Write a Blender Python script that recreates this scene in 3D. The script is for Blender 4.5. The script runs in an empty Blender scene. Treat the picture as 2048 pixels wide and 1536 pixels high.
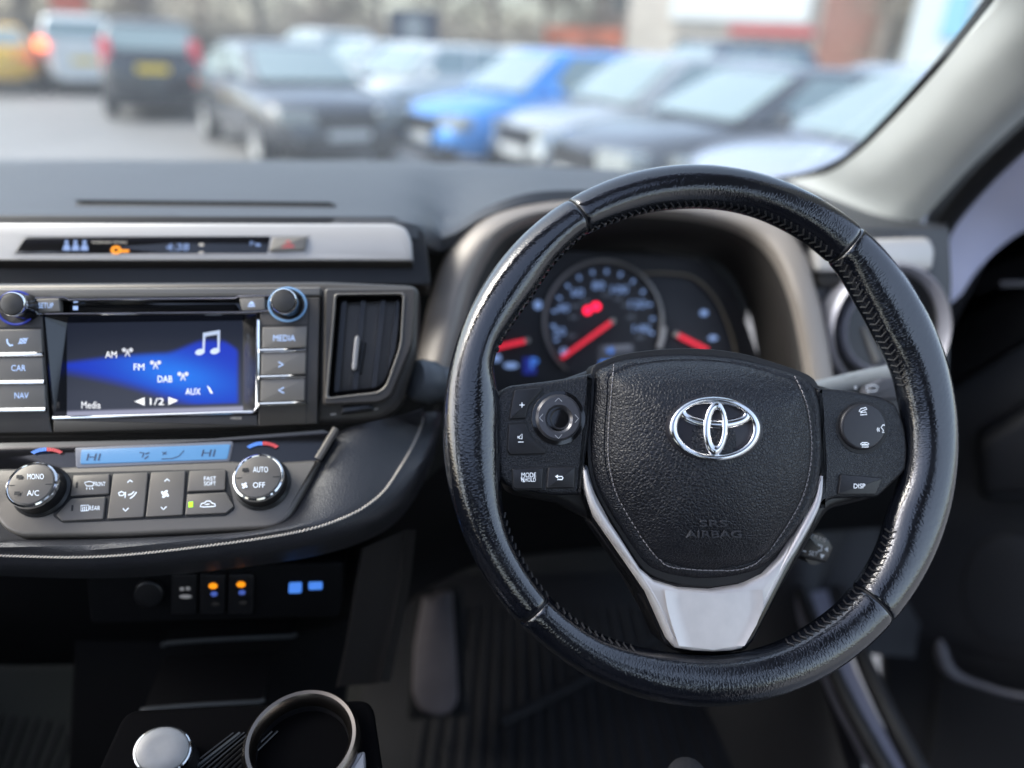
import bpy, bmesh, math, random
from mathutils import Vector, Matrix
from mathutils.bvhtree import BVHTree
random.seed(7)
R_ = math.radians
sc = bpy.context.scene
COL = sc.collection

# ------------------------------------------------------------------ camera
CAM = Vector((0, 0, 1.40)); GZ = -.12      # the cabin sits this much above the outside ground datum
PSI, TH, RHO = R_(8.3), R_(25.5), R_(2.6)
F = 1420.0
_s, _c = math.sin, math.cos
r0 = Vector((_c(PSI), -_s(PSI), 0))
FW = Vector((_s(PSI)*_c(TH), _c(PSI)*_c(TH), -_s(TH)))
u0 = Vector((_s(PSI)*_s(TH), _c(PSI)*_s(TH), _c(TH)))
RT = _c(RHO)*r0 + _s(RHO)*u0
UP = -_s(RHO)*r0 + _c(RHO)*u0
cd = bpy.data.cameras.new('camera'); co = bpy.data.objects.new('camera', cd); COL.objects.link(co)
m = Matrix((RT, UP, -FW)).transposed().to_4x4(); m.translation = CAM
co.matrix_world = m
cd.sensor_width = 36.0; cd.lens = 36.0*F/2048.0
cd.clip_start = 0.02; cd.clip_end = 600
cd.dof.use_dof = True; cd.dof.focus_distance = 0.482; cd.dof.aperture_fstop = 1.95
sc.camera = co

# ------------------------------------------------------------------ sky, sun, exposure
SUN_EL, SUN_ROT = R_(46), R_(-88)
w = bpy.data.worlds.new('World'); sc.world = w; w.use_nodes = True
nt = w.node_tree; nt.nodes.clear()
sky = nt.nodes.new('ShaderNodeTexSky'); sky.sky_type = 'NISHITA'; sky.sun_disc = False
sky.sun_elevation = SUN_EL; sky.sun_rotation = SUN_ROT; sky.air_density = 1.0; sky.dust_density = 3.0; sky.ozone_density = 1.0
hs = nt.nodes.new('ShaderNodeHueSaturation'); hs.inputs['Saturation'].default_value = 0.75
bg = nt.nodes.new('ShaderNodeBackground'); bg.inputs['Strength'].default_value = 0.15
wo = nt.nodes.new('ShaderNodeOutputWorld')
nt.links.new(sky.outputs[0], hs.inputs['Color']); nt.links.new(hs.outputs[0], bg.inputs['Color']); nt.links.new(bg.outputs[0], wo.inputs['Surface'])
sd = bpy.data.lights.new('sun', 'SUN'); so = bpy.data.objects.new('sun', sd); COL.objects.link(so)
sd.energy = 0.7; sd.angle = R_(30); sd.color = (1.0, 0.97, 0.93)
# sun direction: NISHITA rotation 0 = +Y, clockwise towards +X
sdir = Vector((_s(SUN_ROT)*_c(SUN_EL), _c(SUN_ROT)*_c(SUN_EL), _s(SUN_EL)))
so.rotation_euler = sdir.to_track_quat('Z', 'Y').to_euler()
sc.view_settings.view_transform = 'Standard'; sc.view_settings.look = 'None'
sc.view_settings.exposure = 1.75; sc.view_settings.gamma = 1.0; sc.view_settings.use_curve_mapping = False
sc.render.engine = 'CYCLES'
sc.cycles.use_denoising = True
sc.cycles.max_bounces = 8; sc.cycles.transparent_max_bounces = 12
sc.cycles.sample_clamp_indirect = 6.0

# ------------------------------------------------------------------ geometry helpers
def ray(px, py): return FW + RT*((px-1024)/F) - UP*((py-768)/F)
def D(px, py, dep): return CAM + ray(px, py)*dep
def G(px, py, z=0.0):
    d = ray(px, py); return CAM + d*((z-CAM.z)/d.z)
class PL:
    """a plane in the car; p(px,py,off) = where the sight line meets the plane raised by off"""
    def __init__(s, o, n):
        s.o = Vector(o); s.n = Vector(n).normalized()
        s.u = (Vector((1, 0, 0)) - s.n*s.n.x).normalized(); s.v = s.n.cross(s.u)
    def p(s, px, py, off=0.0):
        d = ray(px, py); o = s.o + s.n*off
        return CAM + d*((o-CAM).dot(s.n)/d.dot(s.n))
    def to2(s, P): q = P-s.o; return (q.dot(s.u), q.dot(s.v))
    def at(s, a, b, h=0.0): return s.o + s.u*a + s.v*b + s.n*h
    def px2(s, px, py, off=0.0): return s.to2(s.p(px, py, off))
def sm(a, b, x): t = max(0, min(1, (x-a)/(b-a))); return t*t*(3-2*t)
def tilt(e): return Vector((0, -_c(R_(e)), _s(R_(e))))
class SF:
    """a built surface: p(px,py,off) = first hit of the sight line, lifted along its normal"""
    def __init__(s, ob, org): 
        me = ob.data; s.b = BVHTree.FromPolygons([v.co+org for v in me.vertices], [list(p.vertices) for p in me.polygons])
    def p(s, px, py, off=0.0):
        d = ray(px, py).normalized(); h = s.b.ray_cast(CAM, d)
        if h[0] is None:
            h = s.b.find_nearest(CAM+d*0.5)
        n = h[1]
        if n.dot(d) > 0: n = -n
        return h[0] + n*off
def cr(pts, n, closed=False):
    """Catmull-Rom through pts (tuples of any length), n samples, uniform by chord"""
    P = [Vector(p) for p in pts]; N = len(P)
    seg = N if closed else N-1
    g = (lambda i: P[i % N]) if closed else (lambda i: P[max(0, min(N-1, i))])
    L = [max((g(i+1)-g(i)).length, 1e-9) for i in range(seg)]; T = sum(L)
    out = []
    for k in range(n):
        t = T*k/(n if closed else n-1); i = 0
        while i < seg-1 and t > L[i]: t -= L[i]; i += 1
        t = min(1, t/L[i]); a, b, c, d = g(i-1), g(i), g(i+1), g(i+2)
        out.append(0.5*((2*b)+(c-a)*t+(2*a-5*b+4*c-d)*t*t+(3*b-a-3*c+d)*t**3))
    return out
def lin(pts, n):
    P = [Vector(p) for p in pts]; L = [max((P[i+1]-P[i]).length, 1e-9) for i in range(len(P)-1)]; T = sum(L); out = []
    for k in range(n):
        t = T*k/(n-1); i = 0
        while i < len(L)-1 and t > L[i]: t -= L[i]; i += 1
        out.append(P[i].lerp(P[i+1], min(1, t/L[i])))
    return out
def fil(pts, r, n=5):
    """round the corners of a closed pixel outline; r one radius or one per corner"""
    P = [Vector(p) for p in pts]; N = len(P); out = []
    for i in range(N):
        a, b, c = P[i-1], P[i], P[(i+1) % N]; rr = r[i] if isinstance(r, (list, tuple)) else r
        d1, d2 = (a-b), (c-b); k = min(rr, d1.length*.45, d2.length*.45)
        if k < 0.01: out.append(b); continue
        p, q = b+d1.normalized()*k, b+d2.normalized()*k
        for j in range(n+1):
            t = j/n; out.append(p*(1-t)**2 + b*2*t*(1-t) + q*t*t)
    return out
def ell(cx, cy, a, b, n=48, rot=0.0):
    cr_, sr = _c(R_(rot)), _s(R_(rot)); o = []
    for i in range(n):
        t = 2*math.pi*i/n; x, y = a*_c(t), b*_s(t); o.append(Vector((cx+x*cr_-y*sr, cy+x*sr+y*cr_)))
    return o
def area2(p): return sum(p[i-1][0]*p[i][1]-p[i][0]*p[i-1][1] for i in range(len(p)))/2
def inset(p, d):
    n = len(p); out = []
    for i in range(n):
        a, b, c = Vector(p[i-1]), Vector(p[i]), Vector(p[(i+1) % n])
        e1, e2 = (b-a), (c-b)
        if e1.length < 1e-9 or e2.length < 1e-9: out.append(tuple(b)); continue
        n1, n2 = Vector((-e1.y, e1.x)).normalized(), Vector((-e2.y, e2.x)).normalized()
        mm = n1+n2
        if mm.length < 1e-6: mm = n1
        mm.normalize(); k = max(0.5, mm.dot(n1)); out.append(tuple(b+mm*(d/k)))
    return out

# ------------------------------------------------------------------ object helpers
ORG = {}
def tag(o, label=None, cat=None, group=None, kind=None):
    if label: o['label'] = label
    if cat: o['category'] = cat
    if group: o['group'] = group
    if kind: o['kind'] = kind
    return o
def thing(name, label, cat, loc, group=None):
    o = bpy.data.objects.new(name, None); COL.objects.link(o); o.location = loc; o.empty_display_size = .05
    ORG[o] = Vector(loc); return tag(o, label, cat, group)
def obj(name, V, Fc, mat, parent=None, smooth=True, ang=40, uv=None, kind=None, colors=None):
    org = ORG.get(parent, Vector((0, 0, 0)))
    me = bpy.data.meshes.new(name); me.from_pydata([tuple(Vector(v)-org) for v in V], [], Fc); me.validate()
    if uv:
        l = me.uv_layers.new(name='UVMap')
        for lp in me.loops: l.data[lp.index].uv = uv[lp.vertex_index]
    if colors:
        ca = me.color_attributes.new('Col', 'FLOAT_COLOR', 'POINT')
        for i, c in enumerate(colors): ca.data[i].color = (*c, 1)
    me.materials.append(mat)
    bm = bmesh.new(); bm.from_mesh(me); bmesh.ops.recalc_face_normals(bm, faces=bm.faces); bm.to_mesh(me); bm.free()
    if smooth: me.shade_smooth(); me.set_sharp_from_angle(angle=R_(ang))
    o = bpy.data.objects.new(name, me); COL.objects.link(o)
    if parent is not None: o.parent = parent
    ORG[o] = org
    if kind: o['kind'] = kind
    return o
class MB:
    def __init__(s): s.V = []; s.F = []
    def add(s, V, Fc):
        b = len(s.V); s.V += list(V); s.F += [[i+b for i in f] for f in Fc]; return s
    def rings(s, rg, closed=True, cap0=False, cap1=False):
        n = len(rg[0]); V = [v for r in rg for v in r]; Fc = []
        for i in range(len(rg)-1):
            for j in range(n if closed else n-1):
                k = (j+1) % n; Fc.append([i*n+j, i*n+k, (i+1)*n+k, (i+1)*n+j])
        if cap0: Fc.append(list(range(n))[::-1])
        if cap1: Fc.append([(len(rg)-1)*n+j for j in range(n)])
        return s.add(V, Fc)
    def box(s, x0, x1, y0, y1, z0, z1, M=None):
        V = [Vector((x, y, z)) for z in (z0, z1) for y in (y0, y1) for x in (x0, x1)]
        if M is not None: V = [M @ v for v in V]
        return s.add(V, [[0, 2, 3, 1], [4, 5, 7, 6], [0, 1, 5, 4], [2, 6, 7, 3], [0, 4, 6, 2], [1, 3, 7, 5]])
    def tube(s, path, r, n=8, closed=False, cap=True):
        P = [Vector(p) for p in path]; rg = []; N = len(P); up = None
        for i in range(N):
            a = P[(i-1) % N] if (closed or i > 0) else P[i]; b = P[(i+1) % N] if (closed or i < N-1) else P[i]
            t = (b-a).normalized()
            if up is None: up = t.orthogonal().normalized()
            up = (up - t*up.dot(t)).normalized(); q = t.cross(up)
            rr = r[i] if isinstance(r, (list, tuple)) else r
            rg.append([P[i]+(up*_c(2*math.pi*k/n)+q*_s(2*math.pi*k/n))*rr for k in range(n)])
        if closed: rg.append(rg[0])
        return s.rings(rg, True, cap and not closed, cap and not closed)
    def build(s, name, mat, parent=None, **k): return obj(name, s.V, s.F, mat, parent, **k)
def slab(name, px, pl, h0, h1, mat, parent, bev=.0012, ns=3, **k):
    """an extruded plate whose top outline is the pixel outline px on plane pl at height h1, edges rounded"""
    p = [pl.px2(q[0], q[1], h1) for q in px]
    if area2(p) < 0: p.reverse()
    rg = [[pl.at(a, b, h0) for a, b in p]]
    for i in range(ns+1):
        t = math.pi/2*i/ns; q = inset(p, bev*(1-_c(t)))
        rg.append([pl.at(a, b, h1-bev*(1-_s(t))) for a, b in q])
    return MB().rings(rg, True, True, True).build(name, mat, parent, **k)
def dome(name, px, pl, prof, mat, parent, center, hout=0.0, **k):
    """a cushion: outline px, profile of (t,h), t=0 outline .. 1 centre"""
    p = [pl.px2(q[0], q[1], hout) for q in px]; c = pl.px2(center[0], center[1], prof[-1][1])
    rg = [[pl.at(a+(c[0]-a)*t, b+(c[1]-b)*t, h) for a, b in p] for t, h in prof]
    return MB().rings(rg, True, False, True).build(name, mat, parent, **k)
def ringslab(name, outer, inner, pl, h, hout, hin, mat, parent, bev=.001, **k):
    n = len(outer); o2 = [pl.px2(*q, h) for q in outer]; i2 = [pl.px2(*q, h) for q in inner]
    if area2(o2) < 0: o2.reverse(); i2.reverse()
    oi = inset(o2, bev); ii = inset(i2, -bev)
    rg = [[pl.at(a, b, hout) for a, b in o2], [pl.at(a, b, h-bev) for a, b in o2], [pl.at(a, b, h) for a, b in oi],
          [pl.at(a, b, h) for a, b in ii], [pl.at(a, b, h-bev) for a, b in i2], [pl.at(a, b, hin) for a, b in i2]]
    return MB().rings(rg).build(name, mat, parent, **k)
def loft(name, rows, mat, parent, n=40, m=0, smooth=True, curve=True, close=False, **k):
    rw = [(cr if curve else lin)(r, n) for r in rows]
    if m:
        cols = [cr([r[j] for r in rw], m) for j in range(n)]
        rw = [[cols[j][i] for j in range(n)] for i in range(m)]
    return MB().rings(rw, close).build(name, mat, parent, smooth=smooth, **k)
def strokes(name, lines, wpx, surf, off, mat, parent, closed=False, **k):
    """flat printed lines, wpx pixels wide, on a surface"""
    mb = MB()
    for ln in lines:
        P = [Vector(q) for q in ln]
        cl = (P[0]-P[-1]).length < .01 and len(P) > 3
        if cl: P = P[:-1]
        N = len(P); A = []; B = []
        for i in range(N):
            a = P[i-1] if (cl or i > 0) else P[i]; b = P[(i+1) % N] if (cl or i < N-1) else P[i]
            t = (b-a).normalized() if (b-a).length > 1e-9 else Vector((1, 0)); nn = Vector((-t.y, t.x))*wpx/2
            A.append(surf.p(*(P[i]+nn), off)); B.append(surf.p(*(P[i]-nn), off))
        if cl: A.append(A[0]); B.append(B[0])
        mb.rings([A, B], False)
    return mb.build(name, mat, parent, smooth=False, **k)
def fillpoly(name, polys, surf, off, mat, parent, **k):
    mb = MB()
    for p in polys: mb.add([surf.p(q[0], q[1], off) for q in p], [list(range(len(p)))])
    return mb.build(name, mat, parent, smooth=False, **k)
_tc = {}
def text_mesh(s, ext=0.0):
    key = (s, ext)
    if key not in _tc:
        c = bpy.data.curves.new('t', 'FONT'); c.body = s; c.size = 1; c.resolution_u = 3; c.extrude = ext
        o = bpy.data.objects.new('t', c); COL.objects.link(o)
        me = bpy.data.meshes.new_from_object(o.evaluated_get(bpy.context.evaluated_depsgraph_get()))
        _tc[key] = ([v.co.copy() for v in me.vertices], [list(p.vertices) for p in me.polygons])
        bpy.data.objects.remove(o); bpy.data.curves.remove(c); bpy.data.meshes.remove(me)
    return _tc[key]
def text(s, cx, cy, h, surf, off, mat, parent, wd=None, ang=0.0, name='lettering', ext=0.0, shear=0.0):
    V, Fc = text_mesh(s, 0.5 if ext else 0.0)
    x0, x1 = min(v.x for v in V), max(v.x for v in V); y0, y1 = min(v.y for v in V), max(v.y for v in V)
    ky = h/(y1-y0); kx = wd/(x1-x0) if wd else ky*.95
    ca, sa = _c(R_(ang)), _s(R_(ang)); out = []
    for v in V:
        a, b = (v.x-(x0+x1)/2)*kx, -(v.y-(y0+y1)/2)*ky
        a -= b*shear
        out.append(surf.p(cx+a*ca-b*sa, cy+a*sa+b*ca, off + (ext if v.z > 0 else 0)))
    return obj(name, out, Fc, mat, parent, smooth=False)

# ------------------------------------------------------------------ materials
def mat(name, col, rough=.5, metal=0.0, spec=.5, coat=0.0, bump=None, emit=None, estr=0.0, var=0.0, vscale=20, rvar=0.0):
    """bump = (kind, scale, distance_m, strength); var = brightness variation by noise; rvar = roughness variation"""
    M = bpy.data.materials.new(name); M.use_nodes = True; t = M.node_tree; b = t.nodes['Principled BSDF']
    b.inputs['Base Color'].default_value = (*col, 1); b.inputs['Roughness'].default_value = rough
    b.inputs['Metallic'].default_value = metal; b.inputs['Specular IOR Level'].default_value = spec
    b.inputs['Coat Weight'].default_value = coat; b.inputs['Coat Roughness'].default_value = .08
    tc = t.nodes.new('ShaderNodeTexCoord')
    if var or rvar:
        nz = t.nodes.new('ShaderNodeTexNoise'); nz.inputs['Scale'].default_value = vscale; nz.inputs['Detail'].default_value = 6
        t.links.new(tc.outputs['Object'], nz.inputs['Vector'])
        if var:
            mr = t.nodes.new('ShaderNodeMapRange'); mr.inputs[1].default_value = .3; mr.inputs[2].default_value = .7
            mr.inputs[3].default_value = 1-var; mr.inputs[4].default_value = 1+var
            mx = t.nodes.new('ShaderNodeMix'); mx.data_type = 'RGBA'; mx.blend_type = 'MULTIPLY'; mx.inputs[0].default_value = 1
            mx.inputs[6].default_value = (*col, 1)
            t.links.new(nz.outputs['Fac'], mr.inputs[0]); t.links.new(mr.outputs[0], mx.inputs[7]); t.links.new(mx.outputs[2], b.inputs['Base Color'])
        if rvar:
            mr2 = t.nodes.new('ShaderNodeMapRange'); mr2.inputs[1].default_value = .3; mr2.inputs[2].default_value = .7
            mr2.inputs[3].default_value = max(.02, rough-rvar); mr2.inputs[4].default_value = rough+rvar
            t.links.new(nz.outputs['Fac'], mr2.inputs[0]); t.links.new(mr2.outputs[0], b.inputs['Roughness'])
    if bump:
        kind, s, dist, st = bump
        bp = t.nodes.new('ShaderNodeBump'); bp.inputs['Distance'].default_value = dist; bp.inputs['Strength'].default_value = st
        if kind == 'noise':
            n2 = t.nodes.new('ShaderNodeTexNoise'); n2.inputs['Scale'].default_value = s; n2.inputs['Detail'].default_value = 3
            t.links.new(tc.outputs['Object'], n2.inputs['Vector']); t.links.new(n2.outputs['Fac'], bp.inputs['Height'])
        elif kind in ('leather', 'leatheruv'):
            mp = t.nodes.new('ShaderNodeMapping')
            nd = t.nodes.new('ShaderNodeTexNoise'); nd.inputs['Scale'].default_value = s*.8; nd.inputs['Detail'].default_value = 2
            ad = t.nodes.new('ShaderNodeMix'); ad.data_type = 'VECTOR'; ad.inputs[0].default_value = .0012 if kind == 'leather' else .0016
            vo = t.nodes.new('ShaderNodeTexVoronoi'); vo.feature = 'DISTANCE_TO_EDGE'; vo.inputs['Scale'].default_value = s
            src = tc.outputs['Object'] if kind == 'leather' else tc.outputs['UV']
            if kind == 'leatheruv': mp.inputs['Scale'].default_value = (1, .68, 1)
            t.links.new(src, mp.inputs['Vector']); t.links.new(mp.outputs[0], nd.inputs['Vector'])
            t.links.new(mp.outputs[0], ad.inputs[4]); t.links.new(nd.outputs['Color'], ad.inputs[5])
            t.links.new(ad.outputs[1], vo.inputs['Vector'])
            cl = t.nodes.new('ShaderNodeMapRange'); cl.inputs[1].default_value = 0; cl.inputs[2].default_value = .28; cl.interpolation_type = 'SMOOTHSTEP'
            t.links.new(vo.outputs['Distance'], cl.inputs[0])
            n3 = t.nodes.new('ShaderNodeTexNoise'); n3.inputs['Scale'].default_value = s*1.7; t.links.new(mp.outputs[0], n3.inputs['Vector'])
            ma = t.nodes.new('ShaderNodeMath'); ma.operation = 'MULTIPLY_ADD'; ma.inputs[1].default_value = .5
            t.links.new(n3.outputs['Fac'], ma.inputs[0]); t.links.new(cl.outputs[0], ma.inputs[2]); t.links.new(ma.outputs[0], bp.inputs['Height'])
        t.links.new(bp.outputs[0], b.inputs['Normal']); t.links.new(bp.outputs[0], b.inputs['Coat Normal'])
    if emit:
        b.inputs['Emission Color'].default_value = (*emit, 1); b.inputs['Emission Strength'].default_value = estr
    return M
def glassmat(name, veil=.05, tint=(1, 1, 1), refl=1.0):
    M = bpy.data.materials.new(name); M.use_nodes = True; t = M.node_tree; t.nodes.clear()
    tr = t.nodes.new('ShaderNodeBsdfTransparent'); tr.inputs[0].default_value = (*tint, 1)
    gl = t.nodes.new('ShaderNodeBsdfGlossy'); gl.inputs['Roughness'].default_value = .03
    df = t.nodes.new('ShaderNodeBsdfTranslucent'); df.inputs[0].default_value = (.85, .95, 1, 1)
    lw = t.nodes.new('ShaderNodeLayerWeight'); lw.inputs[0].default_value = .5
    pw = t.nodes.new('ShaderNodeMath'); pw.operation = 'POWER'; pw.inputs[1].default_value = 5
    fr = t.nodes.new('ShaderNodeMath'); fr.operation = 'MULTIPLY_ADD'; fr.inputs[1].default_value = .8*refl; fr.inputs[2].default_value = .04*refl
    t.links.new(lw.outputs['Facing'], pw.inputs[0]); t.links.new(pw.outputs[0], fr.inputs[0])
    m1 = t.nodes.new('ShaderNodeMixShader'); m2 = t.nodes.new('ShaderNodeMixShader'); o = t.nodes.new('ShaderNodeOutputMaterial')
    m1.inputs[0].default_value = veil
    if veil > .03:      # uneven film of dust and smears on the glass
        tc = t.nodes.new('ShaderNodeTexCoord'); nz = t.nodes.new('ShaderNodeTexNoise'); nz.inputs['Scale'].default_value = 5; nz.inputs['Detail'].default_value = 5
        mr = t.nodes.new('ShaderNodeMapRange'); mr.inputs[1].default_value = .3; mr.inputs[2].default_value = .7; mr.inputs[3].default_value = veil*.6; mr.inputs[4].default_value = veil*1.5
        t.links.new(tc.outputs['Object'], nz.inputs['Vector']); t.links.new(nz.outputs['Fac'], mr.inputs[0]); t.links.new(mr.outputs[0], m1.inputs[0])
    t.links.new(tr.outputs[0], m1.inputs[1]); t.links.new(df.outputs[0], m1.inputs[2])
    t.links.new(fr.outputs[0], m2.inputs[0]); t.links.new(m1.outputs[0], m2.inputs[1]); t.links.new(gl.outputs[0], m2.inputs[2]); t.links.new(m2.outputs[0], o.inputs[0])
    return M
def colmat(name, strength):
    M = bpy.data.materials.new(name); M.use_nodes = True; t = M.node_tree; b = t.nodes['Principled BSDF']
    a = t.nodes.new('ShaderNodeVertexColor'); a.layer_name = 'Col'
    b.inputs['Base Color'].default_value = (.01, .01, .012, 1); b.inputs['Roughness'].default_value = .3; b.inputs['Specular IOR Level'].default_value = .12
    t.links.new(a.outputs[0], b.inputs['Emission Color']); b.inputs['Emission Strength'].default_value = strength
    return M
X = {}
X['rim'] = mat('glossy worn leather', (.004, .005, .008), .13, spec=.9, coat=.7, bump=('leatheruv', 500, .0001, .42), rvar=.07, vscale=40)
X['pad'] = mat('grained black vinyl', (.009, .010, .014), .38, spec=.5, bump=('leather', 420, .0006, .55))
X['pod'] = mat('grained black plastic', (.010, .011, .014), .33, spec=.5, bump=('leather', 560, .00040, .5))
X['black'] = mat('smooth black plastic', (.010, .010, .011), .35, spec=.5)
X['gloss'] = mat('gloss black plastic', (.006, .006, .007), .08, spec=.5, coat=.5)
X['btn'] = mat('black button', (.016, .016, .018), .34, spec=.5, bump=('noise', 1500, .0002, .15))
X['satin'] = mat('satin silver trim', (.50, .485, .475), .36, .3, bump=('noise', 2500, .0001, .12), var=.03)
X['satin2'] = mat('satin silver spoke', (.68, .65, .635), .40, .45, bump=('noise', 2500, .0001, .12), var=.05, vscale=90, rvar=.06)
X['chrome'] = mat('chrome', (.82, .82, .82), .09, 1.0)
X['white'] = mat('white print', (.75, .78, .82), .5)
X['white_lit'] = mat('backlit white print', (.6, .65, .7), .5, emit=(.75, .85, 1), estr=.22)
X['ice_dim'] = mat('dim ice blue print', (.16, .22, .36), .5, emit=(.30, .48, 1.0), estr=.10)
X['ice_lit'] = mat('backlit ice blue print', (.4, .5, .7), .5, emit=(.40, .58, 1.0), estr=.22)
X['thread_black'] = mat('black thread', (.02, .02, .022), .6)
X['thread'] = mat('pale thread', (.62, .57, .50), .7)
X['dash'] = mat('soft dash plastic', (.038, .041, .048), .46, spec=.7, bump=('leather', 420, .0003, .35), var=.08, vscale=6)
X['dashleather'] = mat('stitched dash leather', (.030, .031, .036), .42, spec=.7, bump=('leather', 500, .0003, .4))
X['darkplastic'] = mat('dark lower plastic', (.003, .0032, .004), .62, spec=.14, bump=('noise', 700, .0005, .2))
X['bezel'] = mat('dark bronze grey bezel', (.075, .068, .061), .36, .4, bump=('noise', 1800, .0001, .1))
X['bezel2'] = mat('warm grey panel', (.215, .20, .18), .40, .3, bump=('noise', 1800, .0001, .1), var=.04)
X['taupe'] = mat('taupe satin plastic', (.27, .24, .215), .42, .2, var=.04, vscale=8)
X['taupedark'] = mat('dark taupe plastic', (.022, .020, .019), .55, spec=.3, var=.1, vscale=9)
X['slat'] = mat('vent slat plastic', (.020, .021, .026), .36)
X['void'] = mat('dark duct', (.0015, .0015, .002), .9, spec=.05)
X['seal'] = mat('black rubber', (.008, .008, .009), .55)
X['pillar'] = mat('pale grey grained trim', (.54, .56, .55), .62, bump=('noise', 900, .0004, .2), var=.03)
X['headliner'] = mat('headliner cloth', (.26, .265, .27), .9)
X['paint'] = mat('lavender silver body paint', (.70, .71, .92), .3, .0, coat=.6)
X['doorpl'] = mat('black door plastic', (.008, .0085, .011), .5, spec=.35, bump=('noise', 600, .0006, .25), var=.15, vscale=10)
X['mat'] = mat('ribbed rubber mat', (.0065, .0068, .0085), .6, spec=.3, var=.25, vscale=14)
X['carpet'] = mat('dark carpet', (.010, .011, .011), .9, bump=('noise', 500, .002, .5))
X['cloth'] = mat('dark grey cloth', (.018, .019, .023), .9, bump=('noise', 900, .001, .4))
X['red'] = mat('needle red', (.6, .02, .03), .5, emit=(1, .03, .07), estr=.22)
X['redlamp'] = mat('red warning lamp', (.3, 0, 0), .5, emit=(1, .01, .06), estr=.9)
X['amber'] = mat('amber lamp', (.5, .2, 0), .5, emit=(1, .30, .01), estr=.35)
X['amber2'] = mat('amber indicator', (.8, .25, .1), .5, emit=(1, .17, .05), estr=1.6)
X['green'] = mat('green lamp', (.2, .5, 0), .5, emit=(.40, 1, .03), estr=.4)
X['blue'] = mat('blue lamp', (.05, .15, .5), .5, emit=(.08, .28, .90), estr=.22)
X['glow'] = mat('knob glow', (.2, .35, .55), .4, emit=(.15, .33, .65), estr=.08)
X['bluedim'] = mat('dim blue display', (.02, .04, .3), .5, emit=(.02, .03, .40), estr=.07)
X['lcd'] = mat('pale blue display', (.07, .17, .30), .3, emit=(.13, .40, .85), estr=.12)
X['lcdgrey'] = mat('grey display', (.1, .11, .14), .3, emit=(.25, .27, .33), estr=.10)
X['ink'] = mat('dark display ink', (.01, .03, .08), .5)
X['redprint'] = mat('red print', (.55, .05, .06), .5, emit=(.6, .05, .06), estr=.10)
X['screen'] = colmat('touch screen', .30)
X['glass'] = glassmat('windscreen glass', .04, (.90, .95, .94))
X['clear'] = glassmat('clear glass', .02)
X['clim'] = mat('climate panel plastic', (.150, .138, .122), .36, .3, bump=('noise', 1800, .0001, .1), var=.04)
X['knob'] = mat('knob rubber', (.05, .048, .046), .4, .2)

# ------------------------------------------------------------------ planes of the cabin
WC = CAM + Vector((.2022, .4112, -.2346))
tau, wroll, wyaw = R_(30.08), R_(-4.25), R_(1.5)
wn = Vector((_s(wyaw)*_c(tau), -_c(wyaw)*_c(tau), _s(tau)))
wx = Vector((_c(wyaw), _s(wyaw), 0)); wu = wn.cross(wx)
WHEEL = PL(WC, wn); WHEEL.u = _c(wroll)*wx + _s(wroll)*wu; WHEEL.v = wn.cross(WHEEL.u)
RADIO = PL(D(310, 735, .545), tilt(27))
CLIM = PL(D(300, 980, .525), tilt(52))
STRIP = PL(D(400, 485, .64), tilt(30))
VENTP = RADIO
CLUS = PL(D(1205, 640, .86), tilt(24))
print('clus', CLUS.o, 'radio', RADIO.o, 'clim', CLIM.o)

# ================================================================== ground outside
obj('car_park_ground', [(-200, -150, GZ), (200, -150, GZ), (200, 300, GZ), (-200, 300, GZ)], [[0, 1, 2, 3]],
    mat('wet asphalt', (.20, .197, .192), .62, spec=.5, var=.18, vscale=.35, bump=('noise', 30, .01, .3)), smooth=False, kind='structure')

# ================================================================== the car we sit in
car = thing('car_cabin', 'car cabin with windscreen, pale grained pillar trim and open black driver door', 'car', (0, .4, 0))
# windscreen pane
wl, wr = [], []
def zrow(y, z, x0, x1, bow, n=9): return [Vector((x0+(x1-x0)*i/(n-1), y+bow*(1-((2*i/(n-1))-1)**2), z)) for i in range(n)]
glz = [zrow(1.02, 1.205, -1.02, .70, .16), zrow(.72, 1.40, -.97, .62, .12), zrow(.40, 1.585, -.90, .54, .08)]
loft('windscreen', glz, X['glass'], car, n=24, m=10)
# roof lining, back and passenger side of the shell (they shade and light the cabin)
def roof_sheet(nm, mtl, z, edge):
    mb = MB(); hole = (-.60, .30, -.62, .31)      # opening for the unseen glass panel added to light the wheel rim
    xs_, ys_ = [-.90-edge, hole[0], hole[1], .54+edge], [.40+edge, hole[3], hole[2], -2.3-edge]
    zz = lambda y: z+(.05 if y < .3 else -.005)-(.05 if y < -2 else 0)
    for i in range(3):
        for j in range(3):
            if i == 1 and j == 1: continue
            x0, x1, y0, y1 = xs_[i], xs_[i+1], ys_[j], ys_[j+1]
            mb.add([(x0, y0, zz(y0)), (x1, y0, zz(y0)), (x1, y1, zz(y1)), (x0, y1, zz(y1))], [[0, 1, 2, 3]])
    mb.build(nm, mtl, car, smooth=False)
roof_sheet('headliner', X['headliner'], 1.595, 0); roof_sheet('roof', X['paint'], 1.635, .03)
MB().add([(-.62, .33, 1.695), (.32, .33, 1.695), (.32, -.64, 1.645), (-.62, -.64, 1.645)], [[0, 1, 2, 3]]).build('sunroof', glassmat('sunroof glass', .02, (.62, .65, .72)), car, smooth=False)  # unseen roof glass, added for highlights on the rim from above
mb = MB(); mb.box(-.99, -.93, -2.3, 1.05, .42, 1.14); mb.build('passenger_door', X['doorpl'], car)
MB().box(-.97, -.91, -.45, -.28, 1.14, 1.64).build('side_pillar', X['pillar'], car); MB().box(-.95, -.88, -1.75, -1.45, 1.14, 1.64).build('side_pillar', X['pillar'], car)
mb = MB(); mb.box(-.95, .6, -2.36, -2.30, .4, 1.12); mb.build('tailgate', X['doorpl'], car)
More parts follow.
